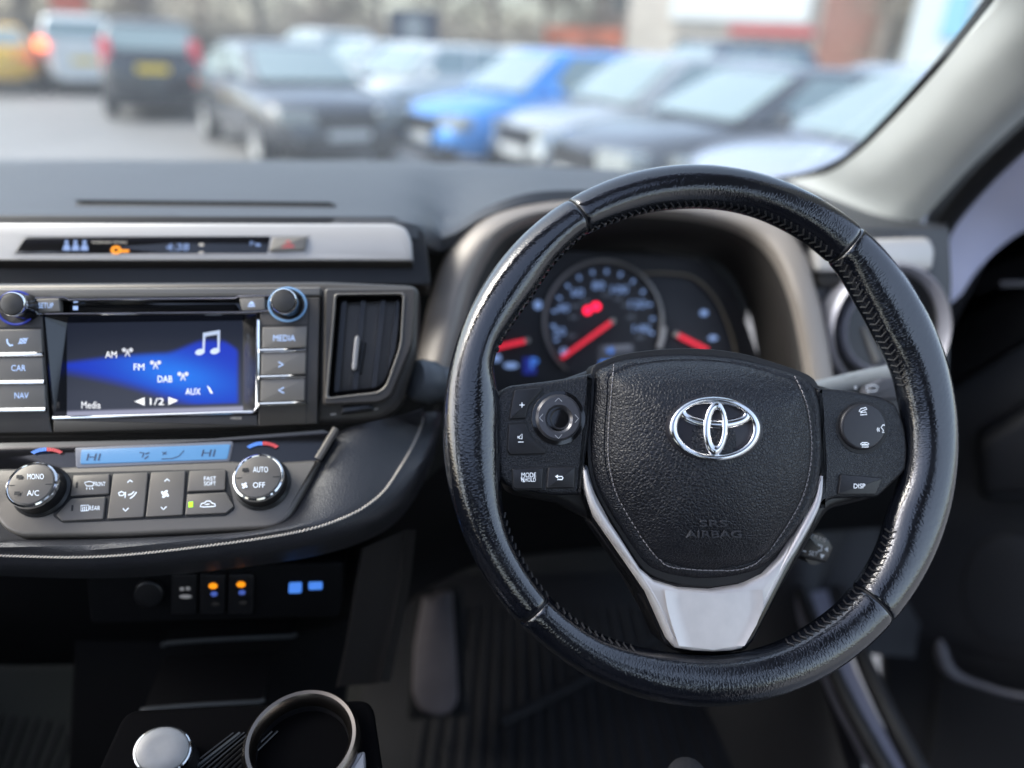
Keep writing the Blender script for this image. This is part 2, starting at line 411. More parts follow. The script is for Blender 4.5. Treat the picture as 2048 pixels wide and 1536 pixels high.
mb = MB(); mb.box(.53, .62, -2.3, -.42, .42, 1.12); mb.box(.53, .62, -.62, -.42, 1.1, 1.66); mb.build('rear_door', X['doorpl'], car)
mb = MB(); mb.box(-.95, .60, -2.3, 1.25, .40, .44); mb.build('floor_pan', X['carpet'], car)
mb = MB(); mb.box(-.95, .62, 1.20, 1.24, .44, 1.20); mb.build('bulkhead', X['carpet'], car)

def DP(pts): return [D(*p) for p in pts]
def DX(pts): q = DP(pts); return [q[0]+(q[0]-q[1])*1.6]+q      # carried on up towards the roof
# windscreen pillar trim: upper-left edge, ridge, crease, lower edge
pa = [(2120, -160, .50), (2020, -40, .60), (1962, 35, .66), (1868, 150, .74), (1770, 255, .84), (1700, 318, .92), (1630, 350, 1.0), (1555, 364, 1.06)]
pb = [(2180, -120, .485), (2095, 0, .575), (2030, 75, .63), (1930, 180, .71), (1835, 285, .80), (1765, 350, .88), (1700, 395, .96), (1640, 425, 1.0)]
pc = [(2260, -20, .495), (2190, 60, .57), (2110, 130, .63), (2010, 225, .70), (1920, 315, .78), (1850, 380, .85), (1795, 430, .91), (1745, 462, .95)]
pd = [(2280, 20, .53), (2215, 100, .60), (2130, 165, .66), (2030, 250, .73), (1945, 330, .80), (1885, 395, .86), (1845, 440, .90), (1825, 475, .93)]
loft('pillar_trim', [DX(pa), DX(pb), DX(pc), DX(pd)], X['pillar'], car, n=40, m=14)
MB().tube(cr(DX([(a-5, b-2, c+.01) for a, b, c in pa]), 50), .006, 8).build('windscreen_seal', X['seal'], car)
# rubber seal and painted pillar of the door opening
pe = [(2240, 70, .62), (2140, 170, .67), (2045, 258, .74), (1965, 332, .80), (1905, 400, .86), (1872, 452, .90), (1862, 500, .92)]
pf = [(2280, 100, .62), (2190, 180, .68), (2085, 265, .74), (2000, 340, .80), (1940, 405, .86), (1900, 460, .90), (1885, 510, .92)]
loft('door_seal', [DX([(a-22, b-12, c+.02) for a, b, c in pe]), DX(pe), DX(pf), DX([(a+6, b+8, c+.03) for a, b, c in pf])], X['seal'], car, n=30, m=9)
pg = [(2270, 120, .66), (2150, 215, .71), (2060, 290, .77), (1985, 355, .83), (1925, 425, .89), (1888, 490, .93), (1868, 560, .96), (1850, 640, 1.0)]
ph = [(2330, 190, .68), (2220, 260, .73), (2130, 330, .79), (2060, 395, .85), (2010, 460, .91), (1965, 530, .95), (1935, 610, .98), (1915, 700, 1.02)]
pi_ = [(2360, 260, .74), (2260, 330, .79), (2170, 395, .85), (2100, 450, .92), (2040, 520, .98), (1990, 600, 1.02), (1955, 680, 1.05), (1935, 760, 1.08)]
loft('pillar_panel', [DX(pg), DX(ph), DX(pi_)], X['paint'], car, n=30, m=10)
# sill and kick panel low in the door opening
sa = [(1520, 1180, 1.08), (1560, 1290, 1.0), (1610, 1400, .93), (1670, 1500, .88), (1740, 1610, .83)]
sb = [(1600, 1180, 1.05), (1640, 1290, .96), (1690, 1400, .89), (1745, 1500, .84), (1810, 1610, .79)]
sc_ = [(1655, 1180, 1.06), (1690, 1290, .97), (1738, 1400, .90), (1790, 1500, .85), (1850, 1610, .80)]
loft('sill_panel', [DP([(a+40, b, c+.02) for a, b, c in sa]), DP([(a+50, b, c) for a, b, c in sa]), DP(sb), DP(sc_)], mat('shaded sill paint', (.16, .16, .20), .4), car, n=24, m=12)  # body paint darkened for the low sill, its shade put into the colour
loft('kick_panel', [DP([(1300, 1100, 1.15), (1320, 1250, 1.15), (1340, 1400, 1.12), (1400, 1640, 1.0)]), DP([(1480, 1000, 1.12), (1500, 1200, 1.08), (1560, 1400, .98), (1640, 1640, .86)]), DP([(1620, 960, 1.10), (1610, 1200, 1.04), (1655, 1400, .925), (1735, 1640, .83)]), DP([(1740, 960, 1.12), (1650, 1200, 1.06), (1690, 1400, .95), (1760, 1640, .85)])], X['doorpl'], car, n=24, m=14)
loft('hinge_panel', [DP([(1600, 900, 1.13), (1620, 1050, 1.13), (1640, 1200, 1.1), (1680, 1300, 1.06)]), DP([(1760, 880, 1.12), (1740, 1050, 1.12), (1730, 1200, 1.09), (1725, 1308, 1.05)]), DP([(1900, 870, 1.14), (1880, 1050, 1.14), (1850, 1200, 1.12), (1830, 1315, 1.08)])], X['doorpl'], car, n=20, m=8)
MB().tube(cr(DP([(a+4, b, c-.01) for a, b, c in sb]), 30), .010, 10).build('sill_seal', X['seal'], car)
MB().tube(cr(DP([(a+25, b, c+.0) for a, b, c in sc_]), 30), .012, 10).build('sill_seal', X['seal'], car)

# ------------------------------------------------------------------ open driver's door
hinge = D(1880, 700, 1.02)
dn = Vector((-.62, -.76, .16)); DOOR = PL(hinge, dn)
door = slab('door', fil([(1895, 560), (1985, 470), (2100, 430), (2900, 430), (2900, 2300), (1900, 2300), (1775, 1560), (1760, 1420), (1756, 1300), (1762, 1130), (1830, 880)], 20), DOOR, -.07, 0, X['doorpl'], car, bev=.02)
slab('window_frame', fil([(1868, 640), (1925, 500), (1995, 415), (2060, 372), (2700, 150), (2700, 300), (2100, 415), (2015, 485), (1960, 590), (1905, 700), (1880, 800)], 20), DOOR, -.03, .03, X['doorpl'], door, bev=.012)
slab('armrest', fil([(1950, 880), (2080, 800), (2900, 760), (2900, 960), (2080, 1010), (1960, 1010)], 30), DOOR, 0, .05, X['doorpl'], door, bev=.02)
MB().tube(cr([DOOR.p(a, b, .022) for a, b in [(1880, 1280), (1888, 1322), (1912, 1350), (1970, 1373), (2060, 1395), (2400, 1440)]], 40), [.003, .006, .009, .010, .010, .010, .009, .008, .007, .006]+[.0055]*30, 10).build('pocket_lip', mat('dull grey pocket lip', (.055, .055, .068), .5), door)
slab('pocket', fil([(1885, 1280), (1900, 1345), (2060, 1400), (2900, 1500), (2900, 2200), (1960, 2200), (1850, 1560)], 20), DOOR, 0, .02, X['doorpl'], door, bev=.01)
slab('speaker_grille', ell(2010, 1180, 85, 110, 40), DOOR, 0, .003, X['doorpl'], door, bev=.002)
slab('trim_strip', fil([(2000, 562), (2700, 540), (2700, 556), (2000, 576)], 4), DOOR, 0, .034, mat('dull strip', (.09, .09, .1), .4), door, bev=.003)
slab('screw_cap', ell(1993, 583, 10, 10, 20), DOOR, 0, .006, mat('dull cap', (.12, .12, .13), .4), door, bev=.002)
slab('pull_handle', fil([(1976, 625), (1986, 610), (1988, 660), (1978, 680)], 4), DOOR, 0, .012, X['doorpl'], door, bev=.003)

# ================================================================== dashboard
dash = thing('dashboard', 'wide blue-grey soft dashboard with silver strip and stitched leather bolster', 'dashboard', (-.1, .9, 1.0))
near = [(-500, 430, .73), (-200, 433, .72), (0, 435, .715), (200, 436, .715), (400, 437, .715), (600, 438, .715), (760, 440, .72), (835, 452, .725), (880, 470, .73),
        (915, 455, .735), (965, 422, .74), (1050, 390, .75), (1150, 381, .77), (1300, 382, .79), (1450, 393, .81), (1560, 425, .83), (1640, 462, .85), (1760, 470, .87), (1890, 472, .90)]
far = [(-500, 322, 1.16), (-200, 321, 1.16), (0, 320, 1.16), (200, 320, 1.165), (400, 321, 1.17), (600, 322, 1.17), (760, 323, 1.18), (835, 325, 1.18), (900, 327, 1.18),
       (960, 329, 1.18), (1010, 331, 1.18), (1080, 336, 1.18), (1180, 342, 1.18), (1320, 350, 1.18), (1450, 356, 1.17), (1560, 360, 1.12), (1660, 395, 1.04), (1780, 445, .98), (1890, 465, .95)]
near = [(a, b, c-(.05 if a < 850 else 0)-(.07 if a > 1600 else .03 if a > 1500 else 0)) for a, b, c in near]
NR, FR = DP(near), DP(far)
rows = [[f+Vector((0, .06, -.03)) for f in FR], FR]
for t in (.25, .5, .75, .92): rows.append([f.lerp(n, t)+Vector((0, 0, .012*math.sin(math.pi*t))) for f, n in zip(FR, NR)])
rows.append(NR)
rows.append([n+Vector((0, -.004, -.010)) for n in NR])
rows.append([n+Vector((0, .006, -.022)) for n in NR])
rows.append([n+Vector((0, .06, -.030)) for n in NR])
dtop = loft('dash_top', rows, X['dash'], dash, n=90, m=44)
DT = SF(dtop, ORG[dash])
fillpoly('vent_slot', [[(x, 402+(x-148)*.009) for x in range(148, 680, 30)]+[(x, 410+(x-148)*.006) for x in range(676, 140, -30)]], DT, .0012, X['void'], dash)
MB().tube([DT.p(x, 411+(x-150)*.006, .0004) for x in range(152, 676, 20)], .0010, 6).build('vent_lip', X['dash'], dash)
# black gap under the dash top, then silver strip with its dark underside
slab('strip_backing', fil([(-500, 428), (790, 432), (850, 462), (862, 570), (-500, 575)], 10), STRIP, -.06, -.012, X['black'], dash, bev=.002)
strip = slab('silver_strip', fil([(-500, 444), (788, 446), (812, 455), (823, 480), (826, 522), (-500, 521)], [0, 30, 10, 10, 6, 0]), STRIP, -.02, .002, X['satin'], dash, bev=.003)
loft('strip_underside', [[STRIP.p(x, 521, .001) for x in (-500, 0, 400, 824)], [STRIP.p(x, 530, -.004) for x in (-500, 0, 400, 826)], [STRIP.p(x, 552, -.03) for x in (-500, 0, 400, 822)], [STRIP.p(x, 556, -.05) for x in (-500, 0, 400, 818)]], X['bezel'], dash, n=20, m=8)
# leather bolster round the climate panel
b0 = [(-400, 1085), (-200, 1083), (0, 1080), (200, 1077), (400, 1071), (520, 1062), (575, 1035), (612, 965), (640, 905), (690, 858), (770, 838), (842, 825)]
b2 = [(-400, 1095), (-200, 1104), (0, 1110), (200, 1112), (420, 1090), (600, 1062), (700, 1030), (760, 990), (800, 935), (828, 885), (842, 850), (850, 825)]
b3 = [(-400, 1120), (-200, 1130), (0, 1140), (200, 1142), (430, 1122), (620, 1094), (735, 1056), (800, 1010), (845, 940), (866, 890), (876, 855), (884, 825)]
B0 = [CLIM.p(a, b, -.012) for a, b in b0]
B2 = [D(a, b, d) for (a, b), d in zip(b2, [.50, .50, .50, .50, .505, .515, .53, .55, .575, .60, .62, .64])]
B3 = [D(a, b, d) for (a, b), d in zip(b3, [.515, .515, .515, .515, .52, .53, .545, .565, .59, .615, .635, .655])]
mid = [a.lerp(b, .5)+CLIM.n*.010 for a, b in zip(B0, B2)]
B4 = [p+Vector((0, .05, -.045)) for p in B3]; B5 = [p+Vector((0, .14, -.06)) for p in B3]
bol = loft('leather_bolster', [[p-CLIM.n*.03 for p in B0], B0, mid, B2, B3, B4, B5], X['dashleather'], dash, n=80, m=40)
BS = SF(bol, ORG[dash])
mb = MB(); q = cr([tuple(p) for p in b2], 200)
for i in range(len(q)-1):
    a, b = q[i], q[i+1]; t = (b-a).normalized(); nn = Vector((-t.y, t.x))*1.6
    if -230 < a.x < 846: mb.tube([BS.p(*(a+t*.4+nn), .0004), BS.p(*((a+b)/2), .0009), BS.p(*(b-t*.4-nn), .0004)], .00075, 5)
mb.build('stitching', X['thread'], dash)
# binnacle hood: taupe frame round the instruments
fo = [(835, 800, .70), (838, 730, .71), (850, 660, .72), (878, 560, .73), (915, 490, .735), (965, 440, .74), (1040, 408, .755), (1160, 398, .775), (1320, 400, .795), (1450, 412, .81), (1545, 440, .82), (1600, 490, .825), (1632, 580, .82), (1655, 680, .815), (1672, 790, .81)]
fm = [(868, 800, .69), (880, 735, .70), (900, 655, .71), (925, 565, .72), (965, 490, .725), (1010, 448, .73), (1075, 424, .745), (1175, 414, .765), (1315, 417, .785), (1430, 432, .80), (1510, 462, .81), (1562, 510, .815), (1597, 590, .81), (1620, 690, .805), (1636, 790, .80)]
fi = [(930, 800, .74), (945, 735, .745), (960, 660, .75), (985, 580, .76), (1020, 510, .765), (1060, 478, .77), (1110, 462, .785), (1190, 455, .80), (1310, 456, .82), (1405, 468, .83), (1475, 495, .84), (1520, 540, .845), (1552, 610, .84), (1572, 700, .835), (1585, 790, .83)]
fz = [(960, 800, .84), (970, 740, .85), (985, 670, .86), (1005, 600, .87), (1035, 540, .875), (1075, 515, .88), (1120, 505, .885), (1200, 500, .89), (1310, 500, .90), (1390, 508, .91), (1440, 528, .91), (1475, 570, .91), (1500, 630, .91), (1515, 710, .90), (1525, 790, .89)]
fo, fm, fi = [[(a, b, c-.035*sm(1450, 1600, a)) for a, b, c in q] for q in (fo, fm, fi)]
FO, FM, FI, FZ = DP(fo), DP(fm), DP(fi), DP(fz)
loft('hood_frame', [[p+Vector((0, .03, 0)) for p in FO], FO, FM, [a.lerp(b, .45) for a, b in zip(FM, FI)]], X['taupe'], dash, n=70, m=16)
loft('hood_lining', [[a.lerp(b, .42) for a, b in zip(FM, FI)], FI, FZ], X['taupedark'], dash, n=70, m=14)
# panels right of the hood
RS = PL(D(1760, 520, .80), tilt(18))
slab('side_panel', fil([(1625, 455), (1900, 455), (1905, 560), (1895, 830), (1640, 830)], 8), RS, -.05, -.012, X['dash'], dash, bev=.003)
slab('silver_strip', fil([(1632, 480), (1862, 474), (1874, 500), (1868, 542), (1636, 545)], 12), RS, -.02, .004, X['satin'], dash, bev=.006)
slab('dark_strip', fil([(1634, 547), (1868, 544), (1866, 572), (1638, 575)], 8), RS, -.02, -.002, X['taupedark'], dash, bev=.003)
# lower dash, knee panel and centre stack below the bolster
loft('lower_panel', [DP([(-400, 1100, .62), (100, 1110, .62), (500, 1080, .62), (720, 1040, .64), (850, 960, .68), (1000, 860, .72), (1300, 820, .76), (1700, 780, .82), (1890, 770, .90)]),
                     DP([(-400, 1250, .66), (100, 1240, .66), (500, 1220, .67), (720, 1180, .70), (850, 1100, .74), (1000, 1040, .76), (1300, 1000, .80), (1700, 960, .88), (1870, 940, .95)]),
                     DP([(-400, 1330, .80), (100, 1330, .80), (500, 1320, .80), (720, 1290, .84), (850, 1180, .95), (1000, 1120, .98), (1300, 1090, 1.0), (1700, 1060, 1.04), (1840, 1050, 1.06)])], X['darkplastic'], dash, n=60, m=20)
loft('console_side_trim', [DP([(722, 1098, .60), (706, 1190, .62), (690, 1290, .64), (672, 1375, .66)]), DP([(735, 1092, .595), (718, 1190, .615), (700, 1290, .635), (684, 1372, .655)]), DP([(800, 1065, .605), (786, 1170, .625), (768, 1275, .645), (748, 1368, .665)]), DP([(812, 1060, .60), (800, 1165, .62), (782, 1270, .64), (760, 1364, .66)]), DP([(832, 1060, .64), (820, 1165, .66), (800, 1270, .68), (780, 1364, .70)])], X['taupedark'], dash, n=20, m=14)

# small display and hazard button in the silver strip
disp = thing('clock_display', 'narrow black clock display with passenger seat belt symbols in the silver strip', 'display', STRIP.p(310, 490))
slab('display_pane', fil([(28, 508), (50, 474), (540, 472), (534, 507)], [4, 8, 3, 3]), STRIP, -.002, .0032, X['gloss'], disp, bev=.0006)
strokes('display_rim', [[(22, 511), (46, 471), (618, 470), (612, 507), (22, 511)]], 4, STRIP, .0028, X['satin'], disp)
for i in range(3):
    x = 133+i*18; fillpoly('seat_belt_symbol', [ell(x, 484, 4, 4, 12), [(x-5, 489), (x+5, 489), (x+8, 501), (x-8, 501)]], STRIP, .0036, X['ice_dim'], disp)
text('PASSENGER AIR BAG', 219, 484.5, 4.5, STRIP, .0036, X['thread'], disp, wd=70)
mb = strokes('key_symbol', [ell(232, 500, 8, 6, 16)+[ell(232, 500, 8, 6, 16)[0]], [(240, 502), (258, 502)]], 4.5, STRIP, .0036, X['amber'], disp)
text('4:38', 355, 494, 14, STRIP, .0036, X['ice_dim'], disp, wd=46, shear=.15)
fillpoly('display_mark', [[(398, 487), (407, 487), (407, 492), (398, 492)], [(398, 503), (407, 503), (407, 507), (398, 507)]], STRIP, .0036, X['thread'], disp)
text('P', 504, 487, 9, STRIP, .0036, X['ice_dim'], disp, wd=7); fillpoly('display_mark', [[(511, 486), (521, 488), (521, 492), (511, 492)]], STRIP, .0036, X['ice_dim'], disp)
haz = thing('hazard_button', 'grey hazard light button with red triangle at the end of the clock display', 'button', STRIP.p(580, 490))
slab('button_face', fil([(545, 474), (614, 472), (609, 500), (537, 503)], 4), STRIP, -.002, .0055, X['bezel2'], haz, bev=.0015)
strokes('triangle', [[(576, 481), (589, 493), (564, 494), (576, 481)]], 2.6, STRIP, .0057, X['redprint'], haz)
strokes('triangle', [[(576.5, 486), (582, 491), (571, 491.5), (576.5, 486)]], 1.6, STRIP, .0057, X['redprint'], haz)

# ------------------------------------------------------------------ radio
rad = thing('radio_unit', 'bronze grey radio with colour touch screen, two knobs and a disc slot', 'radio', RADIO.p(310, 735))
def rbtn(px, h=.0022, mt='bezel2', name='button', r=3): return slab(name, fil(px, r), RADIO, -.003, h, X[mt], rad, bev=.0008)
slab('casing', fil([(-300, 566), (648, 562), (840, 570), (836, 700), (802, 815), (765, 842), (640, 852), (300, 872), (-300, 880)], [0, 6, 25, 10, 25, 20, 4, 4, 0]), RADIO, -.07, -.014, X['bezel'], rad, bev=.006)
top = slab('top_bar', fil([(-300, 578), (640, 574), (640, 592), (-300, 598)], 3), RADIO, -.014, .0, X['bezel2'], rad, bev=.0015)
slab('left_column', fil([(-300, 600), (84, 600), (98, 838), (104, 866), (-300, 872)], 3), RADIO, -.014, 0, X['bezel'], rad, bev=.001)
slab('right_column', fil([(520, 596), (640, 594), (634, 848), (516, 853)], 3), RADIO, -.014, 0, X['bezel'], rad, bev=.001)
slab('lower_bar', fil([(106, 838), (514, 829), (516, 853), (106, 866)], 2), RADIO, -.014, 0, X['bezel'], rad, bev=.001)
slab('slot_frame', fil([(62, 594), (520, 591), (520, 598), (62, 601)], 1), RADIO, -.012, .001, X['black'], rad, bev=.0005)
slab('disc_slot', fil([(118, 598), (478, 595), (484, 624), (126, 627)], 3), RADIO, -.013, -.008, X['gloss'], rad, bev=.0004)
slab('slot_lip', fil([(138, 611), (470, 608), (478, 623), (138, 625)], 2), RADIO, -.009, -.004, X['darkplastic'], rad, bev=.001)
for a in ([(62, 597), (128, 595), (140, 600), (470, 597), (478, 593), (540, 592)], [(62, 629), (130, 628), (480, 625), (545, 621)]):
    MB().tube([RADIO.p(x, y, .001) for x, y in a], .0011, 6).build('chrome_line', X['chrome'], rad)
fillpoly('slot_lamp', [[(146, 612), (156, 612), (156, 620), (146, 620)], [(147, 601), (156, 600), (156, 605), (147, 606)]], RADIO, -.0035, X['ice_lit'], rad)
def lab(bt, s, cx, cy, h, wd=None, pl=RADIO, off=.0024, mt='ice_lit', ang=0): return text(s, cx, cy, h, pl, off, X[mt], bt, wd=wd, ang=ang)
b = rbtn([(70, 598), (118, 596), (120, 623), (71, 626)]); lab(b, 'SETUP', 92, 611, 11, 30)
b = rbtn([(478, 597), (530, 595), (530, 620), (484, 622)]); fillpoly('eject_symbol', [[(503, 602), (510, 608.5), (496, 609)], [(496, 611), (510, 610.5), (510, 613), (496, 613.5)]], RADIO, .0024, X['ice_lit'], b)
b = rbtn([(-120, 660), (82, 658), (84, 705), (-120, 708)])
strokes('phone_symbol', [[(14, 678), (15, 686), (20, 691), (26, 690)]], 3.2, RADIO, .0024, X['ice_lit'], b); strokes('mute_symbol', [ell(46, 682, 7, 4.5, 12, -20)+[ell(46, 682, 7, 4.5, 12, -20)[0]], [(36, 688), (56, 676)], [(40, 677), (52, 687)]], 1.7, RADIO, .0024, X['ice_lit'], b)
b = rbtn([(-120, 716), (85, 714), (87, 760), (-120, 763)]); lab(b, 'CAR', 37, 736, 12, 29)
b = rbtn([(-120, 771), (89, 768), (91, 815), (-120, 819)]); lab(b, 'NAV', 43, 791, 12, 28)
for y in (710, 766, 821): MB().tube([RADIO.p(-120, y+1, .0025), RADIO.p(86+(y-710)*.05, y-2, .0025)], .0016, 8).build('chrome_line', X['chrome'], rad)
b = rbtn([(525, 655), (614, 653), (612, 694), (524, 697)]); lab(b, 'MEDIA', 568.5, 676, 12, 44)
b = rbtn([(523, 706), (612, 703), (611, 747), (522, 750)]); strokes('arrow', [[(557, 724), (567, 729), (557, 734)]], 2.4, RADIO, .0024, X['ice_lit'], b)
b = rbtn([(522, 759), (610, 756), (609, 801), (520, 804)]); strokes('arrow', [[(568, 775), (557, 780.5), (568, 786)]], 2.4, RADIO, .0024, X['ice_lit'], b)
for y in (700, 753, 807): MB().tube([RADIO.p(520, y+2, .0025), RADIO.p(612, y-1, .0025)], .0014, 8).build('chrome_line', X['chrome'], rad)
for ln in ([(-120, 656), (84, 655)], [(524, 651), (616, 649)], [(618, 596), (612, 850)]): strokes('panel_joint', [ln], 1.6, RADIO, .0004, X['seal'], rad)
# screen set back in its frame
so_, si_ = [(86, 632), (514, 628), (516, 822), (106, 837)], [(134, 646), (486, 641), (486, 820), (134, 831)]
sr = [[RADIO.p(x, y, .0005) for x, y in so_], [RADIO.p(x, y, -.001) for x, y in [(90, 634), (511, 630), (512, 821), (109, 835)]], [RADIO.p(x, y, -.012) for x, y in si_]]
MB().rings(sr).build('screen_surround', X['gloss'], rad, smooth=False)
MB().tube([RADIO.p(x, y, .0008) for x, y in [(106, 836), (300, 831), (506, 824), (515, 815), (516, 640)]], .0012, 8).build('chrome_line', X['chrome'], rad)
NXs, NYs = 110, 64; V = []; Cc = []; Fc = []
def blend(a, b, t): return tuple(x+(y-x)*t for x, y in zip(a, b))
for j in range(NYs+1):
    for i in range(NXs+1):
        s, t = i/NXs, j/NYs
        px = (134+(486-134)*s); py = (646-5*s)*(1-t)+(831-11*s)*t; V.append(RADIO.p(px, py, -.012))
        c = blend((.012, .016, .030), (.050, .058, .085), sm(0, .9, t))
        edge_top = .42 - .08*math.sin(s*2.6) - .14*sm(.55, .8, s) + .10*sm(.88, 1.0, s)
        edge_bot = .50 + .62*s - .05*math.sin(s*4)
        k = sm(edge_top-.03, edge_top+.05, t)*(1-sm(edge_bot-.06, edge_bot+.10, t))*(1-sm(.955, .985, s))*(1-sm(.90, .94, t))
        br = math.exp(-((s-.62)/.30)**2 - ((t-(.45+.42*(s-.3)))/.20)**2)
        c = blend(c, blend((.015, .045, .55), (.02, .20, .90), br), k)
        if t > .945: c = blend(c, (.36, .37, .50), sm(.945, .97, t))
        Cc.append(c)
for j in range(NYs):
    for i in range(NXs): a = j*(NXs+1)+i; Fc.append([a, a+1, a+NXs+2, a+NXs+1])
scr = obj('touch_screen', V, Fc, X['screen'], rad, colors=Cc)
class OFF:
    def __init__(s, pl, o): s.pl = pl; s.o = o
    def p(s, x, y, off=0): return s.pl.p(x, y, s.o+off)
SCR = OFF(RADIO, -.012)
wl_ = mat('screen white', (.8, .8, .8), .5, emit=(1, .97, .93), estr=.24)
for s, x, y, h, wd in (('AM', 222, 709, 13, 23), ('FM', 278, 734, 13, 21), ('DAB', 330, 758, 13, 29), ('AUX', 386, 783, 13, 30), ('Media', 182, 810, 14, 38), ('1/2', 314, 803, 14, 28)):
    text(s, x, y, h, SCR, .0004, wl_, scr, wd=wd)
for x, y in ((255, 706), (311, 731), (366, 754)):
    fillpoly('aerial_symbol', [ell(x-7, y-6, 4.2, 4.2, 12), ell(x+7, y-6, 4.2, 4.2, 12), [(x-1.2, y-7), (x+1.2, y-7), (x+5.5, y+7), (x+3.4, y+7), (x, y), (x-3.4, y+7), (x-5.5, y+7)]], SCR, .0005, mat('screen grey', (.6, .6, .6), .5, emit=(.75, .72, .75), estr=.15), scr)
fillpoly('plug_symbol', [[(414, 771), (419, 775), (426, 787), (421, 786)]], SCR, .0005, wl_, scr)
fillpoly('arrow', [[(269, 803), (289, 795), (289, 811)], [(356, 801), (337, 794), (337, 810)]], SCR, .0005, wl_, scr)
fillpoly('music_note', [ell(400, 704, 10, 6, 16, -15), ell(430, 702, 10, 6, 16, -15), [(406, 668), (411, 668), (409, 704), (405, 704)], [(435, 661), (440, 660), (439, 702), (435, 702)], [(406, 666), (440, 660), (440, 668), (406, 674)]], SCR, .0006, mat('screen pale', (.6, .65, .7), .5, emit=(.45, .52, .70), estr=.2), scr)
text('100DB', 472, 836, 5, RADIO, .0004, X['thread'], rad, wd=22)
def knob(name, cx, cy, r, parent, pl, h, base_mat, cap_mat, ring_mat, rs=None, o0=.0, taper=.93, cx2=None, cy2=None):
    """a turned knob standing on pl: skirt, chrome ring and cap; cx,cy,r are the cap's"""
    c = pl.px2(cx, cy, h); q = pl.px2(cx+r, cy, h); rr = math.hypot(q[0]-c[0], q[1]-c[1])
    def lathe(prof, nm, mt, par):
        rg = [[pl.at(c[0]+a*_c(2*math.pi*k/48), c[1]+a*_s(2*math.pi*k/48), hh) for k in range(48)] for a, hh in prof]
        return MB().rings(rg, True, False, True).build(nm, mt, par)
    kb = lathe([(rr*1.22, o0-.001), (rr*1.22, o0+.0015), (rr*1.10, o0+.003), (rr*1.06, h*.45), (rr*1.04, h-.003), (rr*1.0, h-.0015), (rr*.9, h-.0015)], name, base_mat, parent)
    lathe([(rr*1.07, h-.0042), (rr*1.075, h-.0025), (rr*1.05, h-.0008), (rr*.98, h), (rr*.93, h-.0006), (rr*.92, h-.002), (.0001, h-.002)], 'ring', ring_mat, kb)
    lathe([(rr*.93, h-.003), (rr*.93, h-.0005), (rr*.90, h+.0002), (rr*.6, h+.0010), (.0002, h+.0014)], 'cap', cap_mat, kb)
    return kb
knob('knob', 23, 608, 25, rad, RADIO, .020, X['gloss'], X['knob'], X['chrome'])
knob('knob', 567, 602, 25, rad, RADIO, .020, X['gloss'], X['knob'], X['chrome'])
for cx, cy in ((32, 616), (575, 609)):
    ring2 = ell(cx, cy, 37, 33, 48); MB().tube([RADIO.p(x, y, .002) for x, y in ring2], .0009, 6, True).build('knob_glow_ring', X['glow'] if cx > 100 else X['bluedim'], rad)

# ------------------------------------------------------------------ centre air vent
ven = thing('air_vent', 'upright rectangular air vent with dark slats and a chrome tab beside the radio', 'air vent', RADIO.p(740, 680))
vo_, vi_ = fil([(648, 575), (834, 574), (826, 690), (778, 806), (645, 812)], [10, 14, 20, 30, 10], 6), fil([(672, 590), (806, 588), (800, 690), (768, 782), (655, 795)], [8, 10, 20, 24, 8], 6)
ringslab('vent_frame', vo_, vi_, RADIO, .002, -.02, -.004, X['bezel'], ven, bev=.002)
ringslab('vent_rim', fil([(668, 586), (810, 584), (804, 692), (771, 787), (650, 800)], [8, 10, 20, 24, 8], 6), vi_, RADIO, .0035, 0, -.004, X['bezel2'], ven, bev=.0012)
ringslab('vent_duct', vi_, [(740+(x-740)*.9, 690+(y-690)*.9) for x, y in vi_], RADIO, -.003, -.004, -.06, X['void'], ven, bev=.0004)
fillpoly('vent_back', [vi_], RADIO, -.055, X['void'], ven)
for i, (xt, xb) in enumerate(((690, 672), (728, 708), (768, 745), (800, 772))):
    A = [RADIO.p(xt-5, 588, -.008), RADIO.p(xt+5, 588, -.008), RADIO.p(xb+5, 800, -.008), RADIO.p(xb-5, 800, -.008)]
    B = [p+Vector((-.004, .035, -.02)) for p in A]
    MB().rings([A, B], True, True, True).build('slat', X['slat'], ven, smooth=False)
for y in (640, 700, 755):
    A = [RADIO.p(660, y, -.034), RADIO.p(806, y-2, -.034), RADIO.p(806, y+3, -.034), RADIO.p(660, y+5, -.034)]
    MB().rings([A, [p+Vector((0, .02, -.006)) for p in A]], True, True, True).build('slat', X['slat'], ven, smooth=False)
slab('tab', fil([(709, 676), (714, 670), (719, 675), (713, 738), (708, 742), (703, 738)], 3), RADIO, -.012, -.001, X['satin'], ven, bev=.0015)
slab('tab_base', fil([(716, 684), (732, 684), (722, 748), (706, 748)], 3), RADIO, -.02, -.008, X['black'], ven, bev=.001)
slab('thumb_wheel', fil([(684, 812), (742, 804), (748, 822), (680, 830)], 5), RADIO, -.02, -.004, X['black'], ven, bev=.002)
for ln in ([(661, 829), (672, 828)], [(742, 820), (756, 817)]): strokes('marking', [ln], 4, OFF(RADIO, -.0135), 0, X['thread'], ven)

